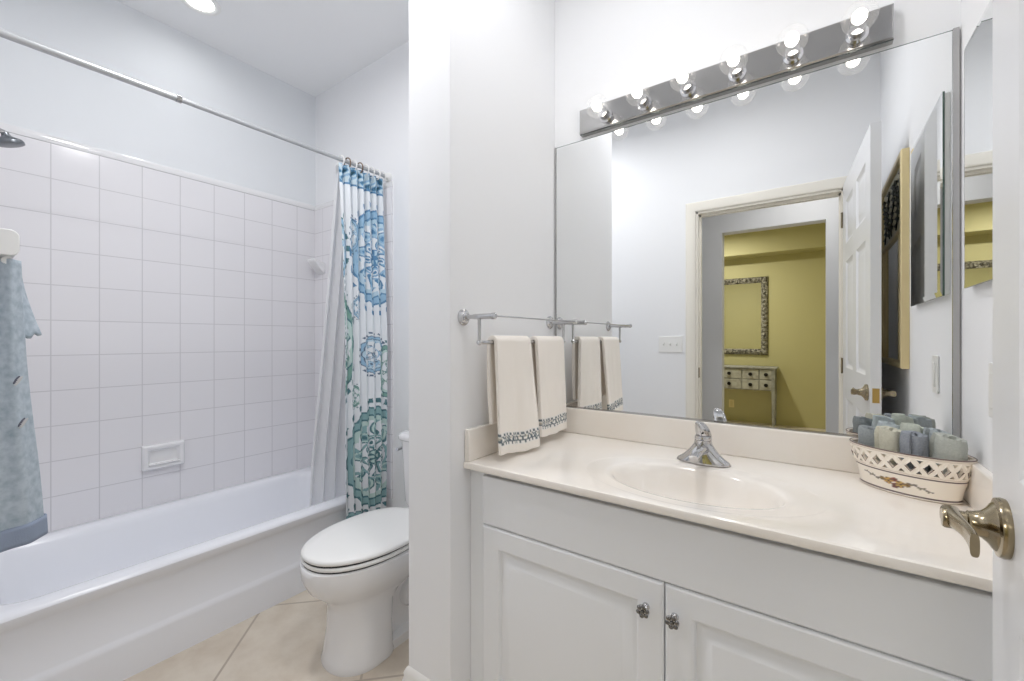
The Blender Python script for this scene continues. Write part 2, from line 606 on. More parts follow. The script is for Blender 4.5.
mb = MB().loft(rings, False, True)
# apron (front) with a stepped base band, far and near ends
ap = [(XF, tubZ - 0.012), (XF - 0.004, tubZ - 0.035), (XF - 0.018, tubZ - 0.05), (XF - 0.024, 0.30), (XF - 0.0125, 0.150), (XF - 0.010, 0.142), (XF - 0.004, 0.132), (XF - 0.003, 0.12), (XF, 0.0)]
mb.loft([[(x, y, z) for x, z in ap] for y in (y0, y1)], False, False, closed=False)
mb.add([(x0, y0, 0), (x1 - 0.02, y0, 0), (x1 - 0.002, y0, tubZ - 0.012), (x0, y0, tubZ - 0.012)], [(0, 1, 2, 3)])
part('tub_body', mb, M['tub'], tub, smooth=40)
part('drain', MB().lathe([(0.0, 0.0575), (0.03, 0.0575), (0.03, 0.0615), (0.02, 0.063), (0.0, 0.063)], (-2.35, 0.36, 0), n=24), M['chrome'], tub)

# ------------------------------------------------------------------ shower head
sh = thing('wall_shower', 'grey chrome shower head on an arm above the tub', 'shower head', (-2.345, 0.03, 2.0))
part('flange', MB().lathe([(0, 0), (0.03, 0), (0.028, 0.006), (0.012, 0.010), (0.0, 0.010)], (-2.345, 0.03, 1.97), (0, 1, 0), 24), M['chrome'], sh)
part('arm', MB().tube([(-2.345, 0.035, 1.97), (-2.345, 0.07, 1.968), (-2.345, 0.13, 1.952), (-2.345, 0.185, 1.934)], 0.0085, 14), M['chrome'], sh)
hd = Vector((0, 0.30, -0.95)).normalized()
part('head', MB().lathe([(0.010, 0), (0.011, 0.006), (0.013, 0.012), (0.025, 0.019), (0.036, 0.026), (0.039, 0.033), (0.038, 0.040), (0.033, 0.042), (0.0, 0.041)],
                        (-2.345, 0.185, 1.934), hd, 32), mat('shower_head_steel', srgb(120, 124, 128), 0.3, 0.8), sh)

# soap dish on the tiles
sd = thing('soap_dish', 'white ceramic recessed soap dish set low in the tub tiles', 'soap dish', (XT, 0.735, 0.545))
mb = MB()
yA, yB_, zA_, zB_ = 0.650, 0.822, 0.545, 0.668
rs = []
for ins, d in ((0, 0), (0.0, 0.022), (0.005, 0.030), (0.012, 0.032), (0.019, 0.030), (0.023, 0.024), (0.030, 0.012)):
    rs.append([(XT + d, yA + ins, zA_ + ins), (XT + d, yB_ - ins, zA_ + ins), (XT + d, yB_ - ins, zB_ - ins), (XT + d, yA + ins, zB_ - ins)])
mb.loft(rs, False, True)
part('dish', mb, M['porcelain'], sd, smooth=50, bevel=0.004, seg=3)
mb = MB().loft([[(XT + 0.004 + a, y, zA_ + 0.02 + b) for a, b in ((0, 0), (0.030, 0.002), (0.034, 0.007), (0.031, 0.011), (0.027, 0.008), (0.0, 0.007))] for y in (yA + 0.022, yB_ - 0.022)])
part('tray', mb, M['porcelain'], sd, bevel=0.003)
# small bracket in the far corner of the surround
tb = thing('corner_soap_holder', 'small white ceramic holder on the far tiles beside the curtain', 'holder', (-2.68, YW - 0.01, 1.55))
mb = MB()
HZ = 1.695
mb.loft([[(-2.675, YW - 0.01 - d, HZ - e), (-2.595, YW - 0.01 - d * 0.9, HZ - e), (-2.595, YW - 0.01 - d * 0.9, HZ + 0.022 - e * .3), (-2.675, YW - 0.01 - d, HZ + 0.022 - e * .3)] for d, e in ((0.0, 0.07), (0.03, 0.05), (0.075, 0.0), (0.08, -0.008))])
part('holder', mb, M['porcelain'], tb, bevel=0.008, seg=3)

# ------------------------------------------------------------------ shower rod, curtain and liner
RX, RZ = -1.965, 2.118
ROD = mat('grey_white_enamel_rod', srgb(186, 188, 190), 0.3, 0.35)
rod = thing('shower_curtain_rod', 'grey white shower curtain rod spanning the tub from wall to wall', 'curtain rod', (RX, 0.8, RZ))
part('thin_tube', MB().tube([(RX, 0.56, RZ - 0.006), (RX, YW - 0.004, RZ)], 0.0095, 18), ROD, rod)
part('thick_tube', MB().tube([(RX, 0.034, RZ - 0.010), (RX, 0.58, RZ - 0.006)], 0.0115, 18), ROD, rod)
part('collar', MB().tube([(RX, 0.572, RZ - 0.006), (RX, 0.588, RZ - 0.006)], 0.0135, 18), M['chrome_soft'], rod)
for y, s in ((YW - 0.001, -1), (0.031, 1)):
    part('end_cap', MB().lathe([(0, 0), (0.026, 0), (0.026, 0.006), (0.018, 0.022), (0.015, 0.03), (0, 0.03)], (RX, y, RZ), (0, s, 0), 24), M['white_plastic'], rod)

CY0, CY1, CTOP, CBOT = 1.245, 1.520, 2.092, 0.10
NF = 6.5


def curtain_pt(u, w):
    """u along the cloth 0..1 (near edge to far edge), w 0 top..1 bottom"""
    a = 0.015 - 0.004 * min(1, w * 3)
    y0 = CY0 + 0.020 * w
    y1 = CY1 - 0.02 * (1 - w) * 0
    ph = 2 * PI * NF * u + 0.6 * math.sin(3 * u + 2 * w) + 0.3 * w
    y = y0 + (y1 - y0) * (u + 0.020 * math.sin(2 * ph))
    x = RX + 0.030 * min(1, w * 2.2) + a * math.sin(ph) + 0.006 * math.sin(5 * u + 6 * w)
    z = CTOP + (CBOT - CTOP) * w + 0.004 * math.cos(ph)
    return (x, y, z)


NU, NV = 260, 620
mb = MB().grid(curtain_pt, NU, NV)
curt = tag(mb.build('shower_curtain', attr_mat('printed_curtain_cloth', 0.85), smooth=180),
           'white shower curtain printed with blue and teal paisley medallions, bunched by the toilet', 'shower curtain')
white = np.array(srgb(232, 236, 240))
teal_d = np.array(srgb(86, 126, 134))
teal_m = np.array(srgb(142, 178, 182))
aqua = np.array(srgb(194, 216, 212))
blue_d = np.array(srgb(92, 138, 176))
blue_m = np.array(srgb(152, 188, 214))
slate = np.array(srgb(98, 116, 138))
u_ = np.repeat(np.linspace(0, 1, NU), NV)
w_ = np.tile(np.linspace(0, 1, NV), NU)
s_ = u_ * 0.62                       # cloth coordinate across (m)
h_ = CTOP + (CBOT - CTOP) * w_       # height (m)
colr = np.tile(white, (NU * NV, 1))



def put(mask, c):
    colr[mask] = c


def medallion(cs, ch, Rs, Rh, dark, mid, light, n=8, ph0=0.0):
    """a printed paisley medallion: dotted ring, scalloped band, curling petals and a rosette"""
    dx = (s_ - cs) / Rs
    dz = (h_ - ch) / Rh
    r = np.hypot(dx, dz)
    ph = np.arctan2(dz, dx) + ph0
    put((np.abs(r - 1.10) < 0.045) & (np.cos(22 * ph) > 0.15), dark)
    sc = 0.94 + 0.05 * np.abs(np.cos(n * ph))
    put((r < sc), dark)
    put((r < sc - 0.035), mid)
    put((r < sc - 0.15), dark)
    put((r < sc - 0.185), light)
    put((r < sc - 0.27), white)
    # curling paisley drops between the band and the rosette
    z = r < sc - 0.27
    for kk in range(n):
        for lay, (rr, ra, rb, tw) in enumerate(((0.53, 0.155, 0.095, 0.5), (0.30, 0.105, 0.06, -0.5))):
            an = 2 * PI * (kk + 0.5 * lay) / n + 0.2
            ex, ez = dx - rr * math.cos(an), dz - rr * math.sin(an)
            c, s2 = math.cos(an + tw), math.sin(an + tw)
            p, q = ex * c + ez * s2, -ex * s2 + ez * c
            q = q + 0.35 * p * p / ra
            d = np.hypot(p / ra, q / rb)
            put(z & (d < 1.15), dark)
            put(z & (d < 0.90), light if lay == 0 else mid)
            put(z & (d < 0.60), mid if lay == 0 else white)
            put(z & (d < 0.34), dark)
    curl = np.cos(n * ph + 9 * r)
    put(z & (np.abs(r - 0.42) < 0.016), mid)
    put(z & (r > 0.60) & (curl > 0.90), mid)
    put(r < 0.17, dark)
    put((r < 0.145) & (np.cos(8 * ph) > -0.2), light)
    put(r < 0.05, dark)


pale = np.array(srgb(188, 212, 226))
gmid = np.array(srgb(128, 168, 158))
medallion(0.42, 0.565, 0.40, 0.275, teal_d, teal_m, aqua, 9)
medallion(-0.03, 1.17, 0.17, 0.27, teal_d, gmid, aqua, 7, 0.4)
medallion(-0.10, 1.66, 0.17, 0.20, teal_d, blue_m, pale, 8)
medallion(0.47, 1.64, 0.33, 0.27, blue_d, blue_m, pale, 9, 0.3)
medallion(0.41, 1.115, 0.17, 0.105, slate, blue_m, pale, 6)
medallion(0.60, 1.02, 0.10, 0.15, teal_d, gmid, aqua, 5)
medallion(0.15, 1.74, 0.05, 0.10, slate, blue_m, pale, 5)
medallion(0.16, 0.90, 0.05, 0.06, teal_d, gmid, aqua, 5)
medallion(0.20, 1.36, 0.035, 0.06, slate, blue_m, pale, 5)
medallion(0.10, 0.18, 0.26, 0.13, teal_d, teal_m, aqua, 8)
# header band
top = h_ > CTOP - 0.098
n1 = np.sin(95 * s_ + 3 * np.sin(60 * h_)) * np.sin(70 * h_ + 2 * np.sin(45 * s_))
put(top, blue_m)
put(top & (n1 > 0.10), np.array(srgb(74, 122, 156)))
put(top & (n1 > 0.62), np.array(srgb(60, 100, 120)))
put(top & (n1 < -0.30), np.array(srgb(206, 222, 230)))
put(top & (np.abs(h_ - (CTOP - 0.095)) < 0.005), blue_d)
at = curt.data.color_attributes.new('Print', 'FLOAT_COLOR', 'POINT')
at.data.foreach_set('color', np.concatenate([colr, np.ones((NU * NV, 1))], 1).astype(np.float32).ravel())
so = curt.modifiers.new('cloth', 'SOLIDIFY')
so.thickness = 0.0012
# rings
ring_mats = [M['white_plastic'], mat('brown_ring', srgb(120, 100, 84), 0.4)]
for k in range(8):
    y = CY0 + 0.012 + (CY1 - CY0 - 0.02) * k / 7
    mb = MB().tube([(RX + 0.027 * math.sin(a), y + 0.004 * math.sin(a / 2), RZ - 0.009 + 0.027 * math.cos(a)) for a in [2 * PI * i / 20 for i in range(20)] + [0.001]], 0.0035, 8)
    part('curtain_ring', mb, ring_mats[1 if k in (1, 3) else 0], curt, smooth=60)


def liner_pt(u, w):
    sp = w ** 1.3
    y0 = 1.25 - 0.085 * sp
    y1 = 1.50
    ph = 2 * PI * 5.0 * u + 0.8 * w
    x = RX - 0.030 - 0.130 * min(1, w * 1.2) + (0.008 + 0.014 * w) * math.sin(ph)
    y = y0 + (y1 - y0) * (u + 0.012 * math.sin(2 * ph))
    return (x, y, 2.095 + (0.27 - 2.095) * w)


lm = mat('translucent_white_liner', srgb(236, 237, 239), 0.55)
nt = lm.node_tree
tr = nt.nodes.new('ShaderNodeBsdfTransparent')
tl = nt.nodes.new('ShaderNodeBsdfTranslucent')
tl.inputs[0].default_value = (0.85, 0.85, 0.86, 1)
m1 = nt.nodes.new('ShaderNodeMixShader')
m1.inputs[0].default_value = 0.35
m2 = nt.nodes.new('ShaderNodeMixShader')
m2.inputs[0].default_value = 0.08
nt.links.new(nt.nodes['Principled BSDF'].outputs[0], m1.inputs[1])
nt.links.new(tl.outputs[0], m1.inputs[2])
nt.links.new(m1.outputs[0], m2.inputs[1])
nt.links.new(tr.outputs[0], m2.inputs[2])
nt.links.new(m2.outputs[0], nt.nodes['Material Output'].inputs[0])
tag(MB().grid(liner_pt, 120, 60).build('shower_liner', lm, smooth=180),
    'plain white translucent curtain liner hanging inside the tub', 'curtain liner')

# ------------------------------------------------------------------ white holder with blue cloth (near left)
SX = -1.305
shf = thing('towel_holder', 'white rounded wall holder above the hanging blue cloth', 'holder', (SX - 0.1, YB, 1.40))
mb = MB()
pf = []
zt, zb, yf = 1.419, 1.3676, 0.1225
pf = [(YB, zb), (yf - 0.010, zb), (yf - 0.003, zb + 0.003), (yf, zb + 0.010)]
for k in range(8):
    a = (PI / 2) * k / 7
    pf.append((yf - 0.014 + 0.014 * math.cos(a), zt - 0.014 + 0.014 * math.sin(a)))
pf.append((YB, zt))
mb.loft([[(x, y, z) for y, z in pf] for x in (SX, SX - 0.34)])
part('holder_arm', mb, M['white_plastic'], shf, bevel=0.0015, seg=2)
part('peg_rail', MB().tube([(SX - 0.30, 0.108, zb - 0.008), (SX - 0.02, 0.108, zb - 0.008)], 0.008, 14), M['white_plastic'], shf)


def cloth_pt(u, w):
    """u: drape around (closed outline), w: 0 top .. 1 bottom; hanging in soft vertical folds"""
    a = 2 * PI * u
    yc = 0.110 + 0.003 * w
    hw = 0.017 + 0.030 * w ** 1.1
    xc = SX - 0.060
    y = yc + hw * math.cos(a) * (1 + 0.08 * math.sin(3 * a + 2 * w)) + 0.002 * math.sin(7 * w + 2)
    x = xc + 0.042 * math.sin(a) * (1 + 0.10 * math.sin(5 * a + 3 * w))
    z = 1.362 + (0.772 - 1.362) * w - 0.012 * math.cos(a) * w * 0 + 0.006 * math.cos(a - 0.6) * (1 if w > 0.98 else w)
    # two frayed slits
    return (x, y, z)


denim = mat('faded_blue_cloth', srgb(190, 201, 210), 0.95, bump=(700, 0.5, 0.002), noise_col=(75, srgb(150, 166, 178), 0.36, 0.80))
mb = MB().grid(cloth_pt, 72, 90)
cl = mb.build('hanging_cloth', denim, smooth=180)
tag(cl, 'faded light blue cloth with frayed slits hanging under the white holder', 'cloth')
sm = cl.modifiers.new('thick', 'SOLIDIFY')
sm.thickness = 0.004
mb = MB()
mb.grid(lambda u, w: (SX - 0.075 - 0.035 * u, 0.120 + 0.010 * w + (0.012 + 0.020 * w ** 1.5) * u, 1.335 - (0.135 - 0.012 * u) * w + 0.004 * math.sin(12 * u)), 14, 22)
ct = mb.build('back_flap', denim, cl, smooth=180)
ct.modifiers.new('thick', 'SOLIDIFY').thickness = 0.005
hem = MB().grid(lambda u, w: tuple(Vector(cloth_pt(u, 0.93 + 0.07 * w)) * 1.0 + Vector((0.0045 * math.sin(2 * PI * u), 0.0045 * math.cos(2 * PI * u), 0))), 72, 6)
hm = hem.build('hem', mat('darker_blue_hem', srgb(146, 158, 178), 0.95, bump=(600, 0.5, 0.002)), cl, smooth=180)
hm.modifiers.new('thick', 'SOLIDIFY').thickness = 0.004
for wz, uu, ln in ((0.435, 0.17, 0.030), (0.585, 0.15, 0.026)):
    mb = MB()
    for k in range(8):
        q = k / 7
        p = Vector(cloth_pt(uu + 0.05 - 0.07 * q, wz - 0.025 * q))
        p += Vector((0.004 * math.sin(2 * PI * uu), 0.002, 0))
        mb.tube([p + Vector((0.002, 0, -0.004 * math.sin(q * PI) - 0.0005)), p + Vector((0.003, 0.001, 0.0)), p + Vector((0.002, 0, 0.004 * math.sin(q * PI) + 0.0005))], 0.0013, 6)
    part('painted_slit_shade', MB().tube([Vector(cloth_pt(uu + 0.045 - 0.06 * q, wz - 0.003 - 0.025 * q)) + Vector((0.0015, 0, 0)) for q in [i / 6 for i in range(7)]], [0.0008, 0.002, 0.0026, 0.003, 0.0026, 0.002, 0.0008], 8), mat('slit_shadow_cloth', srgb(92, 92, 104), 0.95), cl)  # dark bead laid on the cloth, painting the shade inside the slit
    part('frayed_slit', mb, mat('frayed_thread', srgb(205, 205, 205), 0.95), cl)['label'] = 'pale frayed slit'

# ------------------------------------------------------------------ toilet
TX = -1.43
toi = thing('toilet', 'white two piece toilet with closed lid beside the tub', 'toilet', (TX, 1.15, 0))


def egg(yf, yb, hw, z, n=48, sq=2.6):
    """egg outline: round front (towards -y), squarer back"""
    ym = yf + (yb - yf) * 0.52
    pts = []
    for k in range(n):
        a = 2 * PI * k / n
        c, s = math.cos(a), math.sin(a)
        if s < 0:      # front
            x = hw * math.copysign(abs(c) ** (2 / 2.15), c)
            y = ym + (ym - yf) * math.copysign(abs(s) ** (2 / 2.0), s)
        else:
            x = hw * math.copysign(abs(c) ** (2 / sq), c)
            y = ym + (yb - ym) * math.copysign(abs(s) ** (2 / sq), s)
        pts.append((TX + x, y, z))
    return pts


mb = MB()
mb.loft([egg(0.862, 1.09, 0.126, 0.0, sq=4), egg(0.860, 1.09, 0.128, 0.012, sq=4), egg(0.866, 1.09, 0.122, 0.03, sq=4), egg(0.878, 1.09, 0.113, 0.12, sq=4),
         egg(0.880, 1.10, 0.108, 0.20, sq=4), egg(0.874, 1.16, 0.112, 0.232), egg(0.845, 1.25, 0.130, 0.262), egg(0.805, 1.28, 0.158, 0.30),
         egg(0.786, 1.30, 0.176, 0.34), egg(0.781, 1.31, 0.182, 0.375), egg(0.782, 1.31, 0.182, 0.392), egg(0.79, 1.305, 0.174, 0.398)])
# rear trapway body, foot and tank shelf
mb.loft([rrect(TX - 0.108, TX + 0.108, 1.02, 1.50, 0.05, z) for z in (0.0, 0.035)])
mb.loft([rrect(TX - 0.066, TX + 0.066, 1.05, 1.49, 0.05, 0.03), rrect(TX - 0.062, TX + 0.062, 1.05, 1.49, 0.05, 0.16),
         rrect(TX - 0.075, TX + 0.075, 1.05, 1.50, 0.05, 0.27), rrect(TX - 0.13, TX + 0.13, 1.10, 1.53, 0.05, 0.33), rrect(TX - 0.165, TX + 0.165, 1.18, 1.54, 0.05, 0.36),
         rrect(TX - 0.168, TX + 0.168, 1.2, 1.54, 0.05, 0.392)])
for k, (yy, zz) in enumerate(((1.20, 0.16), (1.30, 0.20), (1.38, 0.13))):
    mb.lathe([(0.0, -0.085), (0.05, -0.085), (0.062, -0.07), (0.062, 0.07), (0.05, 0.085), (0.0, 0.085)], (TX, yy, zz), (1, 0, 0), 24)
part('bowl', mb, M['porcelain'], toi, smooth=50)
mb = MB().loft([egg(0.789, 1.27, 0.177, 0.403), egg(0.786, 1.27, 0.181, 0.406), egg(0.785, 1.27, 0.181, 0.414), egg(0.79, 1.265, 0.177, 0.417)])
part('seat', mb, M['white_plastic'], toi, smooth=60)
part('seat_gap_shade', MB().loft([egg(0.79, 1.26, 0.172, 0.397), egg(0.79, 1.26, 0.172, 0.43)]), M['dark'], toi)  # solid dark filler painting the shade between bowl, seat and lid
mb = MB().loft([egg(0.789, 1.29, 0.178, 0.4235), egg(0.785, 1.29, 0.182, 0.426), egg(0.785, 1.29, 0.182, 0.435), egg(0.795, 1.283, 0.174, 0.4415), egg(0.83, 1.26, 0.14, 0.4445), egg(0.92, 1.2, 0.07, 0.446)])
part('lid', mb, M['white_plastic'], toi, smooth=60)
mb = MB().loft([rrect(TX - 0.185, TX + 0.185, 1.375, 1.545, 0.045, 0.385), rrect(TX - 0.20, TX + 0.20, 1.365, 1.547, 0.045, 0.42), rrect(TX - 0.208, TX + 0.208, 1.352, 1.549, 0.045, 0.715)])
part('tank', mb, M['porcelain'], toi, smooth=50)
mb = MB().loft([rrect(TX - 0.214, TX + 0.214, 1.345, 1.551, 0.045, 0.715), rrect(TX - 0.220, TX + 0.220, 1.338, 1.552, 0.05, 0.722), rrect(TX - 0.220, TX + 0.220, 1.338, 1.552, 0.05, 0.738), rrect(TX - 0.21, TX + 0.21, 1.348, 1.548, 0.05, 0.748)])
part('tank_lid', mb, M['porcelain'], toi, smooth=50)
fh = part('flush_handle', MB().lathe([(0, 0), (0.014, 0), (0.014, 0.008), (0.010, 0.014), (0, 0.015)], (TX - 0.206, 1.40, 0.665), (-1, 0, 0), 20), M['chrome'], toi)
mb = MB().tube([(TX - 0.216, 1.40, 0.665), (TX - 0.224, 1.39, 0.664), (TX - 0.226, 1.375, 0.662), (TX - 0.226, 1.362, 0.661)], [0.006, 0.007, 0.008, 0.008], 12)
part('lever', mb, M['chrome'], fh)
# paper holder peg on the toilet side of the partition
ph_ = thing('paper_holder', 'small metal bracket on the toilet side of the partition wall', 'holder', (XQ, 1.12, 1.34))
part('rosette', MB().lathe([(0, 0), (0.02, 0), (0.02, 0.005), (0.008, 0.008), (0.008, 0.028), (0.0, 0.03)], (XQ, 1.2, 1.34), (-1, 0, 0), 20), M['chrome_soft'], ph_)

# ------------------------------------------------------------------ vanity cabinet
CYF = 1.0      # door front plane
cabt = thing('vanity_cabinet', 'white painted vanity cabinet with raised panel doors', 'cabinet', (-0.287, 1.25, 0))
CZ = 0.797     # underside of the counter
mb = MB()
mb.box(XP + 0.001, XP + 0.018, CYF + 0.02, YW - 0.002, 0.09, CZ)
mb.box(XR - 0.018, XR - 0.001, CYF + 0.02, YW - 0.002, 0.09, CZ)
mb.box(XP + 0.018, XR - 0.018, CYF + 0.04, YW - 0.002, 0.09, 0.108)
mb.box(XP + 0.018, XR - 0.018, CYF + 0.06, CYF + 0.075, 0.0, 0.09)
part('carcass', mb, M['cab'], cabt, smooth=0)
mb = MB()
mb.box(XP + 0.001, -0.80, CYF + 0.018, CYF + 0.038, 0.09, CZ)
mb.box(0.238, XR - 0.001, CYF + 0.018, CYF + 0.038, 0.09, CZ)
mb.box(-0.80, 0.238, CYF + 0.018, CYF + 0.038, CZ - 0.03, CZ)
mb.box(-0.80, 0.238, CYF + 0.018, CYF + 0.038, 0.60, 0.66)
mb.box(-0.80, 0.238, CYF + 0.018, CYF + 0.038, 0.09, 0.12)
part('face_frame', mb, M['cab'], cabt, smooth=0)
part('false_drawer_panel', MB().box(-0.822, 0.262, CYF, CYF + 0.018, 0.640, 0.786), M['cab'], cabt, bevel=0.004, seg=3)


def cab_door(x0, x1, z0, z1):
    m_ = MB()
    yb = CYF + 0.018
    rs = []

    def rr(x_in, y, za, zb):
        return [(x0 + x_in, y, z0 + za), (x1 - x_in, y, z0 + za), (x1 - x_in, y, z1 - zb), (x0 + x_in, y, z1 - zb)]
    seq = [(0, yb), (0, CYF + 0.005), (0.002, CYF + 0.002), (0.006, CYF), (0.058, CYF), (0.062, CYF + 0.002), (0.066, CYF + 0.012), (0.074, CYF + 0.012), (0.080, CYF + 0.0105),
           (0.098, CYF + 0.0015), (0.102, CYF + 0.001)]
    for i, y in seq:
        rs.append(rr(i, y, i, i))
    m_.loft(rs, True, True)
    return m_


def knob(cx, cz, parent):
    m_ = MB().lathe([(0, 0), (0.009, 0), (0.009, 0.003), (0.005, 0.005), (0.005, 0.014), (0.012, 0.017), (0.015, 0.021), (0.013, 0.025), (0.0, 0.026)], (cx, CYF, cz), (0, -1, 0), 20)
    k = part('knob', m_, M['chrome'], parent)
    k['label'] = 'silver flower shaped knob'
    m_ = MB()
    for i in range(6):
        a = 2 * PI * i / 6 + 0.3
        m_.lathe([(0, 0), (0.0048, 0.001), (0.0055, 0.003), (0.0035, 0.0055), (0, 0.006)], (cx + 0.0105 * math.cos(a), CYF - 0.022, cz + 0.0105 * math.sin(a)), (0, -1, 0), 10)
    m_.lathe([(0, 0), (0.005, 0.001), (0.004, 0.004), (0, 0.005)], (cx, CYF - 0.0255, cz), (0, -1, 0), 12)
    part('flower', m_, mat('pewter', (0.22, 0.22, 0.22), 0.25, 1.0), k)


for x0_, x1_, kx in ((-0.822, -0.2815, -0.322), (-0.2785, 0.262, -0.256)):
    d_ = part('cabinet_door', cab_door(x0_, x1_, 0.115, 0.636), M['cab'], cabt, smooth=20)
    knob(kx, 0.569, d_)

# ------------------------------------------------------------------ countertop with integral sink
CT = 0.82
cnt = thing('vanity_countertop', 'cream cultured marble vanity top with an integral oval sink', 'countertop', (-0.287, 1.26, CT - 0.022))
BCX, BCY = -0.268, 1.207
XL, XRt, YFt, YBk = XP + 0.001, XR - 0.001, 0.985, YW - 0.001
N = 96


def ell(a, b, z, cx=BCX, cy=BCY):
    return [(cx + a * math.cos(2 * PI * k / N), cy + b * math.sin(2 * PI * k / N), z) for k in range(N)]


def rect_ring(x0, x1, y0, y1, z):
    pts = []
    for k in range(N):
        a = 2 * PI * k / N
        c, s = math.cos(a), math.sin(a)
        tx = ((x1 - BCX) / c) if c > 1e-9 else ((x0 - BCX) / c if c < -1e-9 else 1e9)
        ty = ((y1 - BCY) / s) if s > 1e-9 else ((y0 - BCY) / s if s < -1e-9 else 1e9)
        t = min(tx, ty)
        pts.append([BCX + t * c, BCY + t * s, z])
    for cx, cy in ((x0, y0), (x1, y0), (x1, y1), (x0, y1)):
        k = min(range(N), key=lambda i: (pts[i][0] - cx) ** 2 + (pts[i][1] - cy) ** 2)
        pts[k] = [cx, cy, z]
    return [tuple(p) for p in pts]


rings = [rect_ring(XL, XRt, YFt + 0.006, YBk, CT - 0.022), rect_ring(XL, XRt, YFt + 0.001, YBk, CT - 0.020), rect_ring(XL, XRt, YFt, YBk, CT - 0.008), rect_ring(XL, XRt, YFt + 0.002, YBk, CT - 0.002),
         rect_ring(XL, XRt, YFt + 0.008, YBk, CT)]
mb = MB().loft(rings, False, False)
top_rings = [rect_ring(XL, XRt, YFt + 0.008, YBk, CT), ell(0.300, 0.196, CT), ell(0.295, 0.192, CT - 0.0012), ell(0.288, 0.187, CT - 0.0022), ell(0.24, 0.158, CT - 0.0035), ell(0.222, 0.145, CT - 0.006), ell(0.212, 0.138, CT - 0.012),
             ell(0.200, 0.129, CT - 0.030), ell(0.182, 0.116, CT - 0.065), ell(0.15, 0.094, CT - 0.100), ell(0.10, 0.062, CT - 0.122), ell(0.05, 0.032, CT - 0.130), ell(0.022, 0.022, CT - 0.133)]
mb.loft(top_rings, False, True)
part('top', mb, M['marble'], cnt, smooth=40)
part('drain', MB().lathe([(0, 0), (0.021, 0), (0.022, 0.002), (0.016, 0.004), (0, 0.0045)], (BCX, BCY, CT - 0.1325), n=24), M['chrome'], cnt)
part('backsplash', MB().box(XL, XRt, YW - 0.021, YW - 0.001, CT, 0.9206), M['marble'], cnt, bevel=0.004, seg=3)
part('side_splash', MB().box(XL, XL + 0.019, YFt + 0.004, YW - 0.021, CT, 0.9206), M['marble'], cnt, bevel=0.004, seg=3)
part('side_splash', MB().box(XRt - 0.019, XRt, YFt + 0.004, YW - 0.021, CT, 0.9206), M['marble'], cnt, bevel=0.004, seg=3)

# ------------------------------------------------------------------ faucet
FX, FY = -0.276, 1.405
fau = thing('faucet', 'chrome single handle faucet behind the oval sink', 'faucet', (FX, FY, CT))


def ov(a, b, z, n=40, dy=0):
    return [(FX + a * math.cos(2 * PI * k / n), FY + dy + b * math.sin(2 * PI * k / n), CT + z) for k in range(n)]


mb = MB().loft([ov(0.078, 0.028, 0), ov(0.078, 0.028, 0.004), ov(0.074, 0.0265, 0.010), ov(0.062, 0.025, 0.018), ov(0.046, 0.0235, 0.032), ov(0.033, 0.0225, 0.048), ov(0.026, 0.022, 0.060), ov(0.024, 0.022, 0.070)])
part('body', mb, M['chrome'], fau, smooth=60)
mb = MB()
rs = []
for k in range(13):
    q = k / 12
    y = FY - 0.012 - 0.115 * q
    z = CT + 0.042 + 0.012 * math.sin(q * 2.2) - 0.012 * q * q
    hw, hh = 0.021 - 0.008 * q, 0.017 - 0.007 * q
    rs.append([(FX + hw * math.cos(a), y, z + hh * math.sin(a)) for a in [2 * PI * i / 20 for i in range(20)]])
mb.loft(rs)
mb.lathe([(0.010, 0), (0.010, 0.014), (0.008, 0.015), (0, 0.015)], (FX, FY - 0.118, CT + 0.046), (0, 0, -1), 18)
part('spout', mb, M['chrome'], fau, smooth=60)
hb = part('handle', MB().lathe([(0.023, 0.0705), (0.0245, 0.073), (0.0245, 0.079), (0.023, 0.083), (0.0, 0.084)], (FX, FY, CT), n=32), M['chrome'], fau, smooth=60)
mb = MB()
rs = []
for k in range(16):
    q = k / 15
    z = CT + 0.080 + 0.047 * q
    e = math.sqrt(max(0.0, 1 - q ** 2.2))
    hw = 0.004 + 0.019 * e
    hd = 0.005 + 0.014 * e
    cx = FX - 0.010 * q ** 1.3
    cy = FY - 0.014 * q
    rs.append([(cx + hw * math.cos(a) * (1 - 0.25 * (math.sin(a) < 0) * abs(math.sin(a))), cy + hd * math.sin(a) + 0.010 * (math.cos(a) ** 2), z) for a in [2 * PI * i / 24 for i in range(24)]])
mb.loft(rs)
part('lever', mb, M['chrome'], hb, smooth=70)
part('button', MB().lathe([(0, 0), (0.004, 0), (0.004, 0.002), (0, 0.003)], (FX + 0.002, FY - 0.0195, CT + 0.095), (0, -1, 0.3), 12), M['dark_knob'], hb)

# ------------------------------------------------------------------ big vanity mirror
MX0, MX1, MZ0, MZ1 = -0.880, 0.300, 0.9225, 2.001
vm = thing('vanity_mirror', 'large frameless wall mirror above the vanity backsplash', 'mirror', (-0.287, YW, MZ0))
mb = MB()
bv = 0.006
mb.loft([[(MX0 + i, y, MZ0 + i), (MX1 - i, y, MZ0 + i), (MX1 - i, y, MZ1 - i), (MX0 + i, y, MZ1 - i)] for i, y in ((0, YW - 0.0005), (0, YW - 0.004), (bv * 0.6, YW - 0.0058))], True, False)
part('edge', mb, M['mirror_edge'], vm, smooth=0)
mb = MB().add([(MX0 + bv * 0.6, YW - 0.006, MZ0 + bv * 0.6), (MX1 - bv * 0.6, YW - 0.006, MZ0 + bv * 0.6), (MX1 - bv * 0.6, YW - 0.006, MZ1 - bv * 0.6), (MX0 + bv * 0.6, YW - 0.006, MZ1 - bv * 0.6)], [(0, 1, 2, 3)])
part('glass', mb, M['mirror'], vm, smooth=0)
part('side_channel', MB().box(MX1 - 0.006, MX1 + 0.006, YW - 0.010, YW - 0.0005, MZ0, MZ1), M['chrome_soft'], vm, smooth=0)
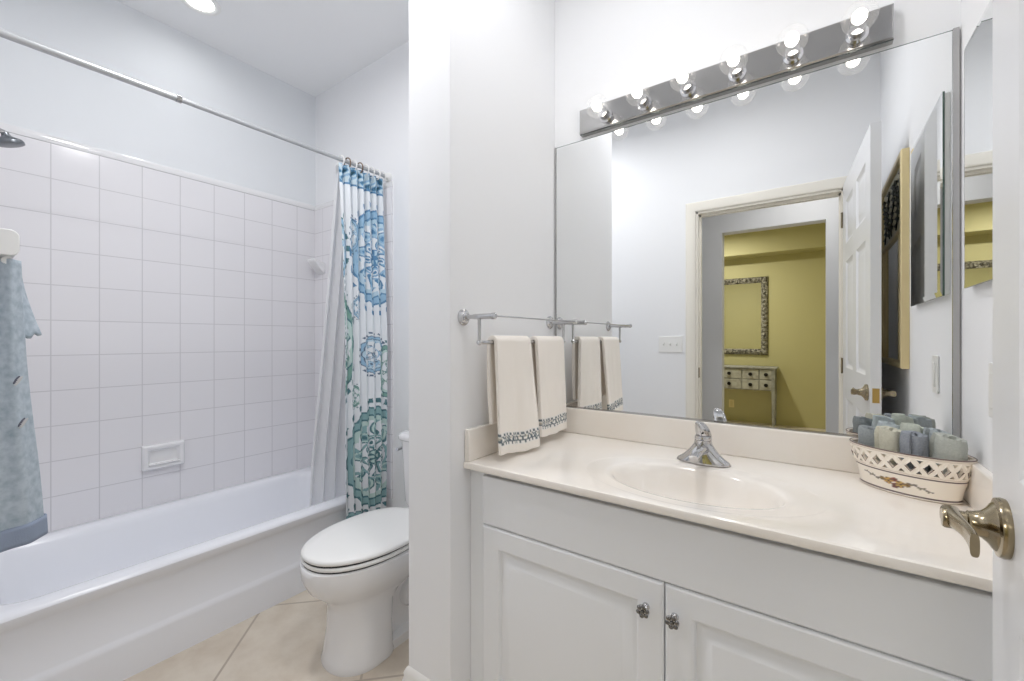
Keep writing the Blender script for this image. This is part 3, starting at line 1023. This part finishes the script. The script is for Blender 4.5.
part('side_channel', MB().box(MX0 - 0.003, MX0 + 0.004, YW - 0.008, YW - 0.0005, MZ0, MZ1), M['chrome_soft'], vm, smooth=0)
part('bottom_channel', MB().box(MX0, MX1, YW - 0.009, YW - 0.0005, MZ0 - 0.0015, MZ0 + 0.004), M['chrome_soft'], vm, smooth=0)

# ------------------------------------------------------------------ vanity light strip with six globe bulbs
vl = thing('vanity_light_bar', 'polished steel light bar with six clear globe bulbs above the mirror', 'light fixture', (-0.287, YW, 2.06))
PX0, PX1, PZ0, PZ1, PY = -0.757, 0.178, 2.012, 2.108, 1.527
mb = MB().loft([[(PX0 + i, y, PZ0 + i), (PX1 - i, y, PZ0 + i), (PX1 - i, y, PZ1 - i), (PX0 + i, y, PZ1 - i)] for i, y in ((0, YW - 0.001), (0, PY + 0.004), (0.004, PY))], True, True)
part('backplate', mb, M['chrome_soft'], vl, smooth=0)
bulb0 = None
BZ, BY = 2.052, 1.447
for k in range(6):
    bx = -0.645 + 0.1490 * k
    if bulb0 is None:
        sk = MB().lathe([(0.0, 0), (0.026, 0), (0.026, 0.003), (0.019, 0.006), (0.0185, 0.036), (0.0, 0.036)], (bx, PY, BZ), (0, -1, 0), 28)
        so_ = part('socket', sk, M['chrome'], vl, loc=(bx, PY, BZ))
        prof = [(0.013, 0.030), (0.014, 0.040)]
        for i in range(22):
            a = math.radians(160 - 160 * i / 21)
            prof.append((0.0400 * math.sin(a), 0.080 - 0.0400 * math.cos(a) * 1.0))
        prof = [(0.013, 0.030), (0.0135, 0.0415)] + [(0.040 * math.sin(math.radians(a)), 0.080 - 0.040 * math.cos(math.radians(a))) for a in range(20, 181, 8)]
        gb = part('bulb', MB().lathe(prof, (bx, PY, BZ), (0, -1, 0), 36, cap=False), M['bulb_glass'], vl, smooth=180, loc=(bx, PY, BZ))
        core = MB().lathe([(0.0, 0.056), (0.006, 0.058), (0.012, 0.066), (0.017, 0.078), (0.0165, 0.088), (0.012, 0.098), (0.006, 0.103), (0.0, 0.104)], (bx, PY, BZ), (0, -1, 0), 20)
        fl = part('filament', core, M['glow'], gb, smooth=180, loc=(bx, PY, BZ))
        fl.matrix_parent_inverse = Matrix.Translation(-Vector((bx, PY, BZ)))
        bulb0 = (so_, gb, fl, bx)
    else:
        dx = 0.1490 * k
        for q in (0, 1):
            c = bulb0[q].copy()
            COL.objects.link(c)
            c.location = (bx, PY, BZ)
            if q == 1:
                g = bulb0[2].copy()
                COL.objects.link(g)
                g.parent = c
                g.matrix_parent_inverse = Matrix.Translation(-Vector((bx, PY, BZ)))
                g.location = (bx, PY, BZ)
    lamp('bulb_lamp', 'POINT', (bx, PY - 0.080, BZ), E_BULB, (1.0, 0.96, 0.91), 0.014)

# ------------------------------------------------------------------ recessed ceiling lights: the tub one, then four added unseen


def recessed(x, y, zc, r, label, e, spread=150, tint=(1, 0.97, 0.93)):
    t_ = thing('recessed_light', label, 'ceiling light', (x, y, zc))
    part('trim_ring', MB().lathe([(r + 0.022, 0), (r + 0.022, -0.004), (r + 0.014, -0.008), (r, -0.006), (r - 0.006, -0.001)], (x, y, zc), n=40, cap=False), M['white_plastic'], t_)
    part('lamp_lens', MB().lathe([(0, -0.0015), (r - 0.004, -0.0015), (r - 0.004, -0.0005), (0, -0.0005)], (x, y, zc), n=40), M['led'], t_)
    lamp('ceiling_lamp', 'AREA', (x, y, zc - 0.012), e, tint, r * 2, spread=math.radians(spread))
    return t_


recessed(-2.413, 0.797, ZC, 0.062, 'round recessed ceiling light over the bathtub', E_TUB, 165, (0.93, 0.97, 1.0))
recessed(-1.50, 0.58, ZC, 0.1, 'added unseen fill light in the ceiling above the floor before the toilet', E_ROOM, 170, (0.98, 0.98, 1.0))  # added out of view to brighten tub, toilet and cabinet front
recessed(-0.48, 0.79, ZC, 0.085, 'added unseen fill light in the ceiling above the vanity floor', E_VAN, 170, (0.98, 0.98, 1.0))  # unseen fill, added to lift the vanity side
recessed(0.0, -0.62, 2.7, 0.085, 'added unseen ceiling light in the hall outside the doorway', E_HALL, 160)  # unseen lamp added to light the hall walls
recessed(-1.15, -2.75, 2.7, 0.1, 'added unseen ceiling light in the yellow room', E_YELLOW, 175, (1, 0.96, 0.88))  # unseen lamp added to light the yellow walls and soffit

# ------------------------------------------------------------------ towel bar on the partition
tbx = XP
bar = thing('towel_bar', 'chrome double towel bar on the partition beside the mirror', 'towel bar', (tbx, 1.25, 1.268))
BA, BB = 0.985, 1.512
UX, LXb, UZ, LZ = -0.762, -0.820, 1.268, 1.190
for y in (BA, BB):
    ro = part('rosette', MB().lathe([(0, 0), (0.026, 0), (0.026, 0.004), (0.021, 0.009), (0.011, 0.013), (0, 0.014)], (tbx, y, UZ), (1, 0, 0), 32), M['chrome'], bar)
    part('post', MB().lathe([(0.0065, 0.010), (0.0075, 0.02), (0.0062, 0.035), (0.0085, 0.05), (0.0085, 0.112), (0.0100, 0.114), (0.0100, 0.124), (0.006, 0.128), (0, 0.129)], (tbx, y, UZ), (1, 0, 0), 20), M['chrome'], bar)
    part('drop_arm', MB().tube([(LXb, y, UZ - 0.004), (LXb, y, LZ)], 0.0052, 14).lathe([(0, -0.009), (0.006, -0.007), (0.009, 0), (0.006, 0.007), (0, 0.009)], (LXb, y, LZ), (0, 1, 0), 16), M['chrome'], bar)
part('thin_rod', MB().tube([(UX, BA, UZ), (UX, BB, UZ)], 0.0026, 10), M['chrome'], bar)
part('lower_bar', MB().tube([(LXb, BA + 0.002, LZ), (LXb, BB - 0.002, LZ)], 0.0062, 16), M['chrome'], bar)


def hand_towel(ya, yb, front, back, label, seed, slant=0.0):
    th = 0.007
    r = 0.0075 + th
    path = []                     # (x offset from bar, z offset)
    nb, nf = 26, 90
    for i in range(nb):
        q = i / nb
        path.append((-r - 0.004 * math.sin(q * PI), -(back) * (1 - q)))
    for i in range(13):
        a = PI - PI * i / 12
        path.append((r * math.cos(a), r * math.sin(a)))
    for i in range(1, nf + 1):
        q = i / nf
        path.append((r + 0.012 * q, -front * q))
    npth = len(path)
    nw = 72
    L = [0.0]
    for i in range(1, npth):
        L.append(L[-1] + math.dist(path[i], path[i - 1]))
    tot = L[-1]
    fv = []

    def fn(u, w):
        i = int(round(u * (npth - 1)))
        px, pz = path[i]
        y = ya + (yb - ya) * w
        fall = min(1, max(0, (-pz) / 0.3))
        isf = i >= nb + 6
        wob = 0.006 * math.sin(9 * w + seed) + 0.003 * math.sin(21 * w + 2 * seed)
        yy = y + (0.012 + slant) * fall * (1 if isf else -0.3) + (w - 0.5) * 0.012 * fall * (1 if isf else -1.6)
        x = LXb + px + wob * fall * (1 if isf else 0.5)
        z = LZ + pz + 0.0035 * math.sin(8 * w + seed) * fall - (0.012 * w * fall if isf and slant else 0)
        x += 0.02 * w * fall if isf and slant else 0
        return (x, yy, z)
    m_ = MB().grid(fn, npth, nw)
    o = m_.build('hand_towel', TOWEL, smooth=180)
    tag(o, label, 'towel', 'cream hand towels on the towel bar')
    d = o.modifiers.new('pile', 'SOLIDIFY')
    d.thickness = th * 2
    d.offset = 0.0
    d2 = o.modifiers.new('soft', 'BEVEL')
    d2.width = 0.005
    d2.segments = 2
    d2.limit_method = 'ANGLE'
    d2.angle_limit = math.radians(60)
    cream = np.array(srgb(250, 244, 236))
    ink = np.array(srgb(104, 116, 122))
    gold = np.array(srgb(196, 190, 178))

    at_ = o.data.color_attributes.new('Print', 'FLOAT_COLOR', 'POINT')
    buf = np.ones((npth * nw, 4), dtype=np.float32)
    for i in range(npth):
        frm = tot - L[i]
        for j in range(nw):
            w = j / (nw - 1)
            c = cream
            if i >= nb + 6:
                zz = (frm - 0.026) / 0.042
                if 0 < zz < 1:
                    yv = w * (yb - ya)
                    v1 = math.sin(yv * 2 * PI / 0.018) * 0.5 + 0.5
                    tri = abs(((yv / 0.016) % 1) - 0.5) * 2
                    c = np.array(srgb(246, 243, 238))
                    if abs(zz - 0.82) < 0.09 and tri > 0.45:
                        c = ink
                    elif abs(zz - 0.60 + 0.14 * (tri - 0.5)) < 0.07:
                        c = ink if (int(yv / 0.008) % 3) else gold
                    elif abs(zz - 0.30 - 0.14 * (tri - 0.5)) < 0.07:
                        c = ink
                    elif abs(zz - 0.10) < 0.06 and tri < 0.4:
                        c = ink
                    elif abs(zz - 0.45) < 0.05 and v1 > 0.7:
                        c = ink
            buf[i * nw + j, :3] = c
    at_.data.foreach_set('color', buf.ravel())
    return o


TOWEL = attr_mat('cream_terry', 0.95, bump=(900, 0.55, 0.0025))
hand_towel(1.046, 1.238, 0.350, 0.262, 'cream hand towel with embroidered hem, nearer the camera on the bar', 0.5, -0.010)
hand_towel(1.284, 1.478, 0.342, 0.250, 'cream hand towel with embroidered hem, beside the mirror edge', 2.1, 0.0)

# ------------------------------------------------------------------ ceramic basket with rolled washcloths
BKX, BKY, BKA = 0.193, 1.441, math.radians(-30)
bk = thing('ceramic_basket', 'cream oval ceramic basket with pierced lattice rim and painted flowers', 'basket', (BKX, BKY, CT))
BM = Matrix.Translation((BKX, BKY, CT)) @ Matrix.Rotation(BKA, 4, 'Z')


def bk_ab(z):
    q = z / 0.108
    f = 0.80 + 0.20 * q + 0.02 * math.sin(q * PI * 2) * -0.5
    return 0.121 * f, 0.072 * f


def bpt(t, z, off=0.0):
    a, b = bk_ab(z)
    a += off
    b += off
    return (a * math.cos(t), b * math.sin(t), z)


nb_ = 160
mb = MB()
zs = [0.0, 0.003, 0.006] + [0.006 + 0.052 * k / 34 for k in range(1, 35)]
rs = [[bpt(2 * PI * k / nb_, z, 0.003 if 0.0 < z < 0.006 else (0 if z > 0 else -0.002)) for k in range(nb_)] for z in zs]
rs += [[bpt(2 * PI * k / nb_, z, -0.006) for k in range(nb_)] for z in (0.058, 0.03, 0.008)]
mb.loft(rs, True, True)
ware = attr_mat('painted_glazed_ceramic', 0.18)
bb = part('bowl', mb.xf(BM), ware, bk, smooth=60)
cer = np.array(srgb(246, 237, 224))
cer_dk = np.array(srgb(96, 80, 82))
inv = BM.inverted()


def paint(i, co):
    p = inv @ (co + Vector((0, 0, 0)))
    t = math.atan2(p.y / 0.072, p.x / 0.121)
    z = p.z
    c = cer
    if 0.0055 < z < 0.0085 or 0.0515 < z < 0.0545:
        return cer_dk
    s = (t + PI / 2) * 0.094            # arc coordinate, centre of the front
    if abs(s) < 0.085:
        zz = z - 0.029
        # flower cluster
        for cx, cz, r, k in ((-0.012, 0.002, 0.0085, srgb(200, 160, 90)), (0.010, -0.002, 0.0085, srgb(204, 168, 96)), (0.0, 0.007, 0.0055, srgb(150, 84, 70)),
                             (0.0, -0.007, 0.0065, srgb(120, 72, 66)), (-0.024, 0.004, 0.005, srgb(140, 120, 74)), (0.022, 0.0, 0.005, srgb(150, 124, 76))):
            d = math.hypot(s - cx, zz - cz)
            if d < r:
                a = math.atan2(zz - cz, s - cx)
                if d < r * 0.3:
                    return np.array(srgb(90, 66, 60))
                return np.array(k) if math.cos(5 * a) > -0.3 else np.array(srgb(120, 96, 84))
        v = 0.004 + 0.004 * math.sin(s * 70) - 0.10 * abs(s) * (1 if s > 0 else -0.25)
        if 0.022 < abs(s) < 0.07 and abs(zz - v) < 0.0011:
            return np.array(srgb(120, 110, 110))
        if 0.025 < abs(s) < 0.06 and abs(zz - v - 0.003 * math.sin(s * 400)) < 0.0018:
            return np.array(srgb(140, 134, 112))
    return c


set_print(bb, paint)
# lattice
mb = MB()
ncell = 22
zl0, zl1 = 0.058, 0.100
hh = (zl1 - zl0) / 2
dt = 2 * PI / ncell


def lat(i, z, off):
    return bpt(i * dt, z, off)


for row in range(3):
    zc_ = zl0 + hh * row
    for k in range(ncell):
        c = k + (0.5 if row % 2 else 0.0)
        full = [(c - 0.5, zc_), (c, zc_ - hh), (c + 0.5, zc_), (c, zc_ + hh)]
        if row == 0:
            poly = [full[0], full[2], full[3]]
        elif row == 2:
            poly = [full[0], full[1], full[2]]
        else:
            poly = full
        gx = sum(p[0] for p in poly) / len(poly)
        gz = sum(p[1] for p in poly) / len(poly)
        sc = 0.54 if row == 1 else 0.38
        inner = [(gx + (p[0] - gx) * sc, gz + (p[1] - gz) * sc) for p in poly]
        n = len(poly)
        outer_o = [lat(p[0], p[1], 0.001) for p in poly]
        inner_o = [lat(p[0], p[1], 0.002) for p in inner]
        outer_i = [lat(p[0], p[1], -0.006) for p in poly]
        inner_i = [lat(p[0], p[1], -0.006) for p in inner]
        vs = outer_o + inner_o + outer_i + inner_i
        fs = []
        for j in range(n):
            j2 = (j + 1) % n
            fs += [(j, j2, n + j2, n + j), (2 * n + j2, 2 * n + j, 3 * n + j, 3 * n + j2), (n + j, n + j2, 3 * n + j2, 3 * n + j)]
        mb.add(vs, fs)
lattice = part('lattice_rim', mb.xf(BM), mat('lattice_glaze', srgb(246, 237, 224), 0.2), bk, smooth=0)
# painted dark diamonds' edges
mb = MB()
for k in range(ncell):
    for sgn in (0,):
        c = k + 0.5
        zc_ = zl0 + hh
        pts = [lat(c + dx * 0.30, zc_ + dz * hh * 0.60, 0.0016) for dx, dz in ((-1, 0), (0, -1), (1, 0))]
        mb.tube(pts, 0.0010, 6)
part('painted_edges', mb.xf(BM), mat('brown_glaze', srgb(112, 88, 80), 0.25), bk)
mb = MB()
mb.tube([bpt(2 * PI * k / 96, 0.1025, -0.002) for k in range(97)], 0.0042, 10, cap=False)
mb.tube([bpt(2 * PI * k / 96, 0.0585, -0.0015) for k in range(97)], 0.0025, 8, cap=False)
part('rim', mb.xf(BM), mat('rim_glaze', srgb(226, 214, 200), 0.2), bk, smooth=60)
mb = MB().tube([bpt(2 * PI * k / 96, 0.1058, 0.0008) for k in range(97)], 0.0014, 6, cap=False)
part('rim_line', mb.xf(BM), mat('rim_brown', srgb(110, 92, 88), 0.25), bk, smooth=60)


def rolled(cx, cy, h, rx, ry, tilt, tdir, color, color2, label, turns=2.4, z0=0.012, rot=0.0):
    """a rolled washcloth: a spiral sheet standing in the basket (basket-local position)"""
    n = int(34 * turns)
    ns = 13
    m_ = MB()
    pts = []
    for i in range(n + 1):
        q = i / n
        a = 2 * PI * turns * q + rot
        k = 0.18 + 0.82 * q
        ca, sa = math.cos(a), math.sin(a)
        e = 2 / 2.8
        pts.append((rx * k * math.copysign(abs(ca) ** e, ca), ry * k * math.copysign(abs(sa) ** e, sa)))

    def fn(u, w):
        i = int(round(u * n))
        x, y = pts[i]
        # rounded ends
        s = (1.0 - 0.14 * (abs(2 * w - 1) ** 5)) * (0.62 + 0.38 * min(1.0, w * 2.0))
        jit = 0.0016 * mnoise.noise(Vector((x * 90, y * 90, w * 6 + cx * 50)))
        return (x * s + jit, y * s + jit, h * w + 0.004 * math.sin(4 * u * PI + rot) * w)
    m_.grid(fn, n + 1, ns)
    T = BM @ Matrix.Translation((cx, cy, z0)) @ Matrix.Rotation(tilt, 4, Vector((math.cos(tdir), math.sin(tdir), 0)))
    m_.xf(T)
    o = m_.build('rolled_washcloth', mat('terry_' + label.split()[0], color, 1.0, bump=(600, 0.7, 0.004), noise_col=(240, color2, 0.35, 0.7)), smooth=180)
    s = o.modifiers.new('pile', 'SOLIDIFY')
    s.thickness = min(rx, ry) * 0.40
    s.offset = 0
    b = o.modifiers.new('soft', 'BEVEL')
    b.width = 0.004
    b.segments = 3
    b.limit_method = 'ANGLE'
    b.angle_limit = math.radians(55)
    tag(o, label, 'washcloth', 'rolled washcloths in the ceramic basket')
    return o


R_ = math.radians
Z0 = 0.044
rolled(-0.074, -0.012, 0.100, 0.025, 0.023, R_(3), 0, srgb(160, 166, 168), srgb(146, 153, 156), 'slate blue rolled washcloth at the sink end of the basket front', rot=0.4, z0=Z0)
rolled(-0.025, -0.022, 0.108, 0.024, 0.024, R_(2), 0, srgb(216, 214, 198), srgb(204, 202, 184), 'cream rolled washcloth between the two slate blue ones', rot=1.2, z0=Z0)
rolled(0.026, -0.022, 0.106, 0.024, 0.024, R_(3), 0, srgb(156, 161, 169), srgb(142, 148, 157), 'greyish blue rolled washcloth beside the sage one', rot=2.2, z0=Z0)
rolled(0.073, -0.008, 0.108, 0.028, 0.027, R_(5), PI / 2, srgb(188, 191, 184), srgb(176, 180, 172), 'sage green rolled washcloth, the fattest, at the wall end', rot=0.8, z0=Z0)
rolled(-0.054, 0.026, 0.112, 0.026, 0.021, R_(-4), 0, srgb(196, 205, 208), srgb(182, 193, 197), 'pale blue rolled washcloth behind the slate blue one', rot=0.2, z0=Z0)
rolled(-0.002, 0.030, 0.116, 0.026, 0.020, R_(-4), 0, srgb(208, 213, 202), srgb(194, 200, 188), 'pale green rolled washcloth behind the cream one', rot=2.9, z0=Z0)
rolled(0.046, 0.026, 0.112, 0.025, 0.021, R_(-4), 0, srgb(180, 187, 190), srgb(166, 174, 178), 'blue grey rolled washcloth in the back row beside the mirror', rot=1.7, z0=Z0)

# ------------------------------------------------------------------ medicine cabinet (right wall)
mc = thing('medicine_cabinet', 'shallow medicine cabinet with a mirrored door on the right wall', 'cabinet', (XR, 1.22, 1.32))
my0, my1, mz0, mz1 = 0.982, 1.450, 1.321, 1.890
MXF = XR - 0.0175
part('box', MB().box(MXF + 0.006, XR - 0.0005, my0 + 0.004, my1 - 0.004, mz0 + 0.004, mz1 - 0.004), M['white_plastic'], mc, smooth=0)
mb = MB()


def mrow(i, x):
    return [(x, my0 + i, mz0 + i), (x, my1 - i, mz0 + i), (x, my1 - i, mz1 - i), (x, my0 + i, mz1 - i)]


mb.loft([mrow(0, MXF + 0.0015), mrow(0.014, MXF - 0.0006)], False, True)
dmir = part('mirror_door', mb, M['mirror'], mc, smooth=0)
part('glass_edge', MB().loft([mrow(0, MXF + 0.006), mrow(0, MXF + 0.0015)], True, False), mat('green_glass_edge', srgb(84, 104, 96), 0.2), dmir, smooth=0)

# ------------------------------------------------------------------ gold framed trumeau mirror behind the door
gy0, gy1, gz0, gz1 = 0.20, 0.842, 1.082, 1.955
gx = XR - 0.0005
gf = thing('gold_framed_mirror', 'gilt framed mirror with leaf scroll panel behind the open door', 'mirror', (XR, 0.63, gz0))
gold = mat('pale_gilt', srgb(226, 208, 160), 0.35, 0.3)
fw = 0.028
mb = MB()
mb.loft([[(gx - d, gy0 + i, gz0 + i), (gx - d, gy1 - i, gz0 + i), (gx - d, gy1 - i, gz1 - i), (gx - d, gy0 + i, gz1 - i)] for i, d in ((0, 0), (0, 0.022), (0.004, 0.026), (fw - 0.006, 0.026), (fw, 0.018), (fw, 0.010))], True, False)
part('frame', mb, gold, gf, smooth=20)
zsplit = gz1 - 0.30
part('leaf_panel', MB().box(gx - 0.012, gx - 0.008, gy0 + fw, gy1 - fw, zsplit, gz1 - fw), mat('cream_panel', srgb(214, 208, 184), 0.5), gf, smooth=0)
mb = MB()
for k in range(5):
    y_ = gy0 + 0.085 + 0.118 * k
    st = [(y_ + 0.035 * math.sin(q * 5 + 2 * k), zsplit + 0.02 + 0.225 * q) for q in [i / 16 for i in range(17)]]
    mb.tube([(gx - 0.0145, a_, b_) for a_, b_ in st], 0.0028, 8)
    for i in range(1, 16):
        yy, zz = st[i]
        for sg in (-1, 1):
            rs = []
            for b_ in (0, 0.25, 0.5, 0.75, 1.0):
                wd = 0.0105 * math.sin(PI * min(0.97, b_ + 0.06))
                rs.append([(gx - 0.0150 + a_ * 0.0035, yy + sg * (0.003 + 0.050 * b_), zz + 0.022 * b_ - 0.012 * b_ * b_ + c_ * wd) for a_, c_ in ((-1, 0), (0, 1), (1, 0), (0, -1))])
            if (i + (sg > 0)) % 2:
                mb.loft(rs)
part('leaf_scroll', mb, mat('dark_verdigris', srgb(58, 62, 52), 0.5), gf, smooth=60)
part('glass', MB().box(gx - 0.012, gx - 0.008, gy0 + fw, gy1 - fw, gz0 + fw, zsplit - 0.016), M['mirror'], gf, smooth=0)
part('rail', MB().box(gx - 0.022, gx - 0.006, gy0 + fw, gy1 - fw, zsplit - 0.016, zsplit), gold, gf, bevel=0.003)
for y_ in (gy0 + 0.13, gy1 - 0.13):
    part('muntin', MB().box(gx - 0.017, gx - 0.012, y_ - 0.008, y_ + 0.008, gz0 + fw, zsplit - 0.016), gold, gf, bevel=0.002)

# ------------------------------------------------------------------ switch and outlet plates
sw = thing('light_switch_plate', 'white triple switch plate on the wall beside the doorway', 'light switch', (-0.84, YB, 1.163))
part('plate', MB().box(-0.922, -0.757, YB, YB + 0.006, 1.105, 1.221), M['white_plastic'], sw, bevel=0.003, seg=3)
for k in range(3):
    x_ = -0.8395 + 0.046 * (k - 1)
    part('toggle', MB().loft([[(x_ - 0.005, YB + 0.006, 1.152), (x_ + 0.005, YB + 0.006, 1.152), (x_ + 0.005, YB + 0.006, 1.174), (x_ - 0.005, YB + 0.006, 1.174)],
                              [(x_ - 0.004, YB + 0.017, 1.166), (x_ + 0.004, YB + 0.017, 1.166), (x_ + 0.004, YB + 0.016, 1.175), (x_ - 0.004, YB + 0.016, 1.175)]]), M['white_plastic'], sw, smooth=0)
ol = thing('wall_outlet', 'white outlet plate on the right wall below the medicine cabinet', 'outlet', (XR, 1.29, 1.09))
part('plate', MB().box(XR - 0.006, XR, 1.255, 1.325, 1.035, 1.15), M['white_plastic'], ol, bevel=0.003, seg=3)
part('socket_face', MB().box(XR - 0.009, XR - 0.005, 1.273, 1.307, 1.055, 1.13), M['white_plastic'], ol, bevel=0.002)

# ------------------------------------------------------------------ yellow room: framed mirror and console table
hy = YEL_Y
wm = thing('ornate_framed_mirror', 'mirror in an ornate silver frame on the olive yellow wall', 'mirror', (-0.92, hy, 0.975))
wx0, wx1, wz0, wz1 = -1.33, -0.52, 0.975, 2.09
silver = mat('antique_silver_leaf', srgb(150, 146, 130), 0.4, 0.5, bump=(45, 1.0, 0.02), noise_col=(38, srgb(78, 74, 62), 0.45, 0.6))
w_f = 0.085
mb = MB()
mb.loft([[(wx0 + i, hy + d, wz0 + i), (wx1 - i, hy + d, wz0 + i), (wx1 - i, hy + d, wz1 - i), (wx0 + i, hy + d, wz1 - i)] for i, d in ((0, 0.001), (0, 0.02), (0.02, 0.035), (0.06, 0.03), (w_f - 0.01, 0.022), (w_f, 0.012))], True, False)
part('frame', mb, silver, wm, smooth=60)
mb = MB()
for (ax, bx, az, bz, n) in ((wx0 + .04, wx1 - .04, wz0 + .04, wz0 + .04, 12), (wx0 + .04, wx1 - .04, wz1 - .04, wz1 - .04, 12), (wx0 + .04, wx0 + .04, wz0 + .04, wz1 - .04, 17), (wx1 - .04, wx1 - .04, wz0 + .04, wz1 - .04, 17)):
    for k in range(n + 1):
        q = k / n
        mb.lathe([(0.0, 0), (0.030, 0), (0.026, 0.010), (0.012, 0.016), (0.008, 0.022), (0, 0.024)], (ax + (bx - ax) * q, hy + 0.028, az + (bz - az) * q), (0.25 * math.sin(5 * k), 1, 0.2 * math.cos(3 * k)), 7)
part('carved_rosettes', mb, silver, wm, smooth=30)
part('glass', MB().box(wx0 + w_f, wx1 - w_f, hy + 0.006, hy + 0.013, wz0 + w_f, wz1 - w_f), M['mirror'], wm, smooth=0)

ctb = thing('console_table', 'narrow grey console table with small drawers below the ornate mirror', 'table', (-0.965, hy + 0.2, 0))
cx0, cx1, cy0, cy1 = -1.515, -0.415, hy + 0.02, hy + 0.36
cons = mat('weathered_grey_wood', srgb(152, 152, 142), 0.5, noise_col=(14, srgb(120, 120, 110), 0.4, 0.7))
cons_d = mat('weathered_grey_drawer', srgb(172, 171, 158), 0.5, noise_col=(18, srgb(142, 140, 128), 0.4, 0.7))
part('top', MB().box(cx0 - 0.02, cx1 + 0.02, cy0, cy1 + 0.015, 0.795, 0.818), cons, ctb, bevel=0.004)
part('case', MB().box(cx0 + 0.01, cx1 - 0.01, cy0 + 0.005, cy1 - 0.012, 0.50, 0.795), cons, ctb, bevel=0.003)
for x_ in (cx0 + 0.02, cx1 - 0.02):
    for y_ in (cy0 + 0.022, cy1 - 0.018):
        part('leg', MB().loft([[(x_ + a * s, y_ + b * s, z) for a, b in ((-1, -1), (1, -1), (1, 1), (-1, 1))] for z, s in ((0, 0.014), (0.45, 0.020), (0.796, 0.021))]), cons, ctb, smooth=0, bevel=0.002)
cols = [(-1.49, -1.335), (-1.33, -1.125), (-1.118, -0.812), (-0.805, -0.60), (-0.595, -0.44)]
for (a, b) in cols:
    for z_ in (0.512, 0.655):
        dr = part('drawer', MB().box(a + 0.004, b - 0.004, cy1 - 0.016, cy1 - 0.001, z_, z_ + 0.130), cons_d, ctb, bevel=0.003)
        part('knob', MB().lathe([(0, 0), (0.010, 0), (0.010, 0.008), (0.024, 0.014), (0.024, 0.022), (0, 0.026)], ((a + b) / 2, cy1 - 0.001, z_ + 0.065), (0, 1, 0), 16), M['dark_knob'], dr)
oy = thing('wall_outlet', 'cream outlet plate low on the olive yellow wall', 'outlet', (-0.98, hy, 0.22))
part('plate', MB().box(-1.02, -0.95, hy, hy + 0.006, 0.19, 0.305), mat('cream_plastic', srgb(222, 208, 150), 0.4), oy, bevel=0.002)
part('socket_face', MB().box(-1.002, -0.968, hy + 0.004, hy + 0.009, 0.21, 0.285), mat('cream_plastic_face', srgb(214, 200, 142), 0.4), oy, bevel=0.002)
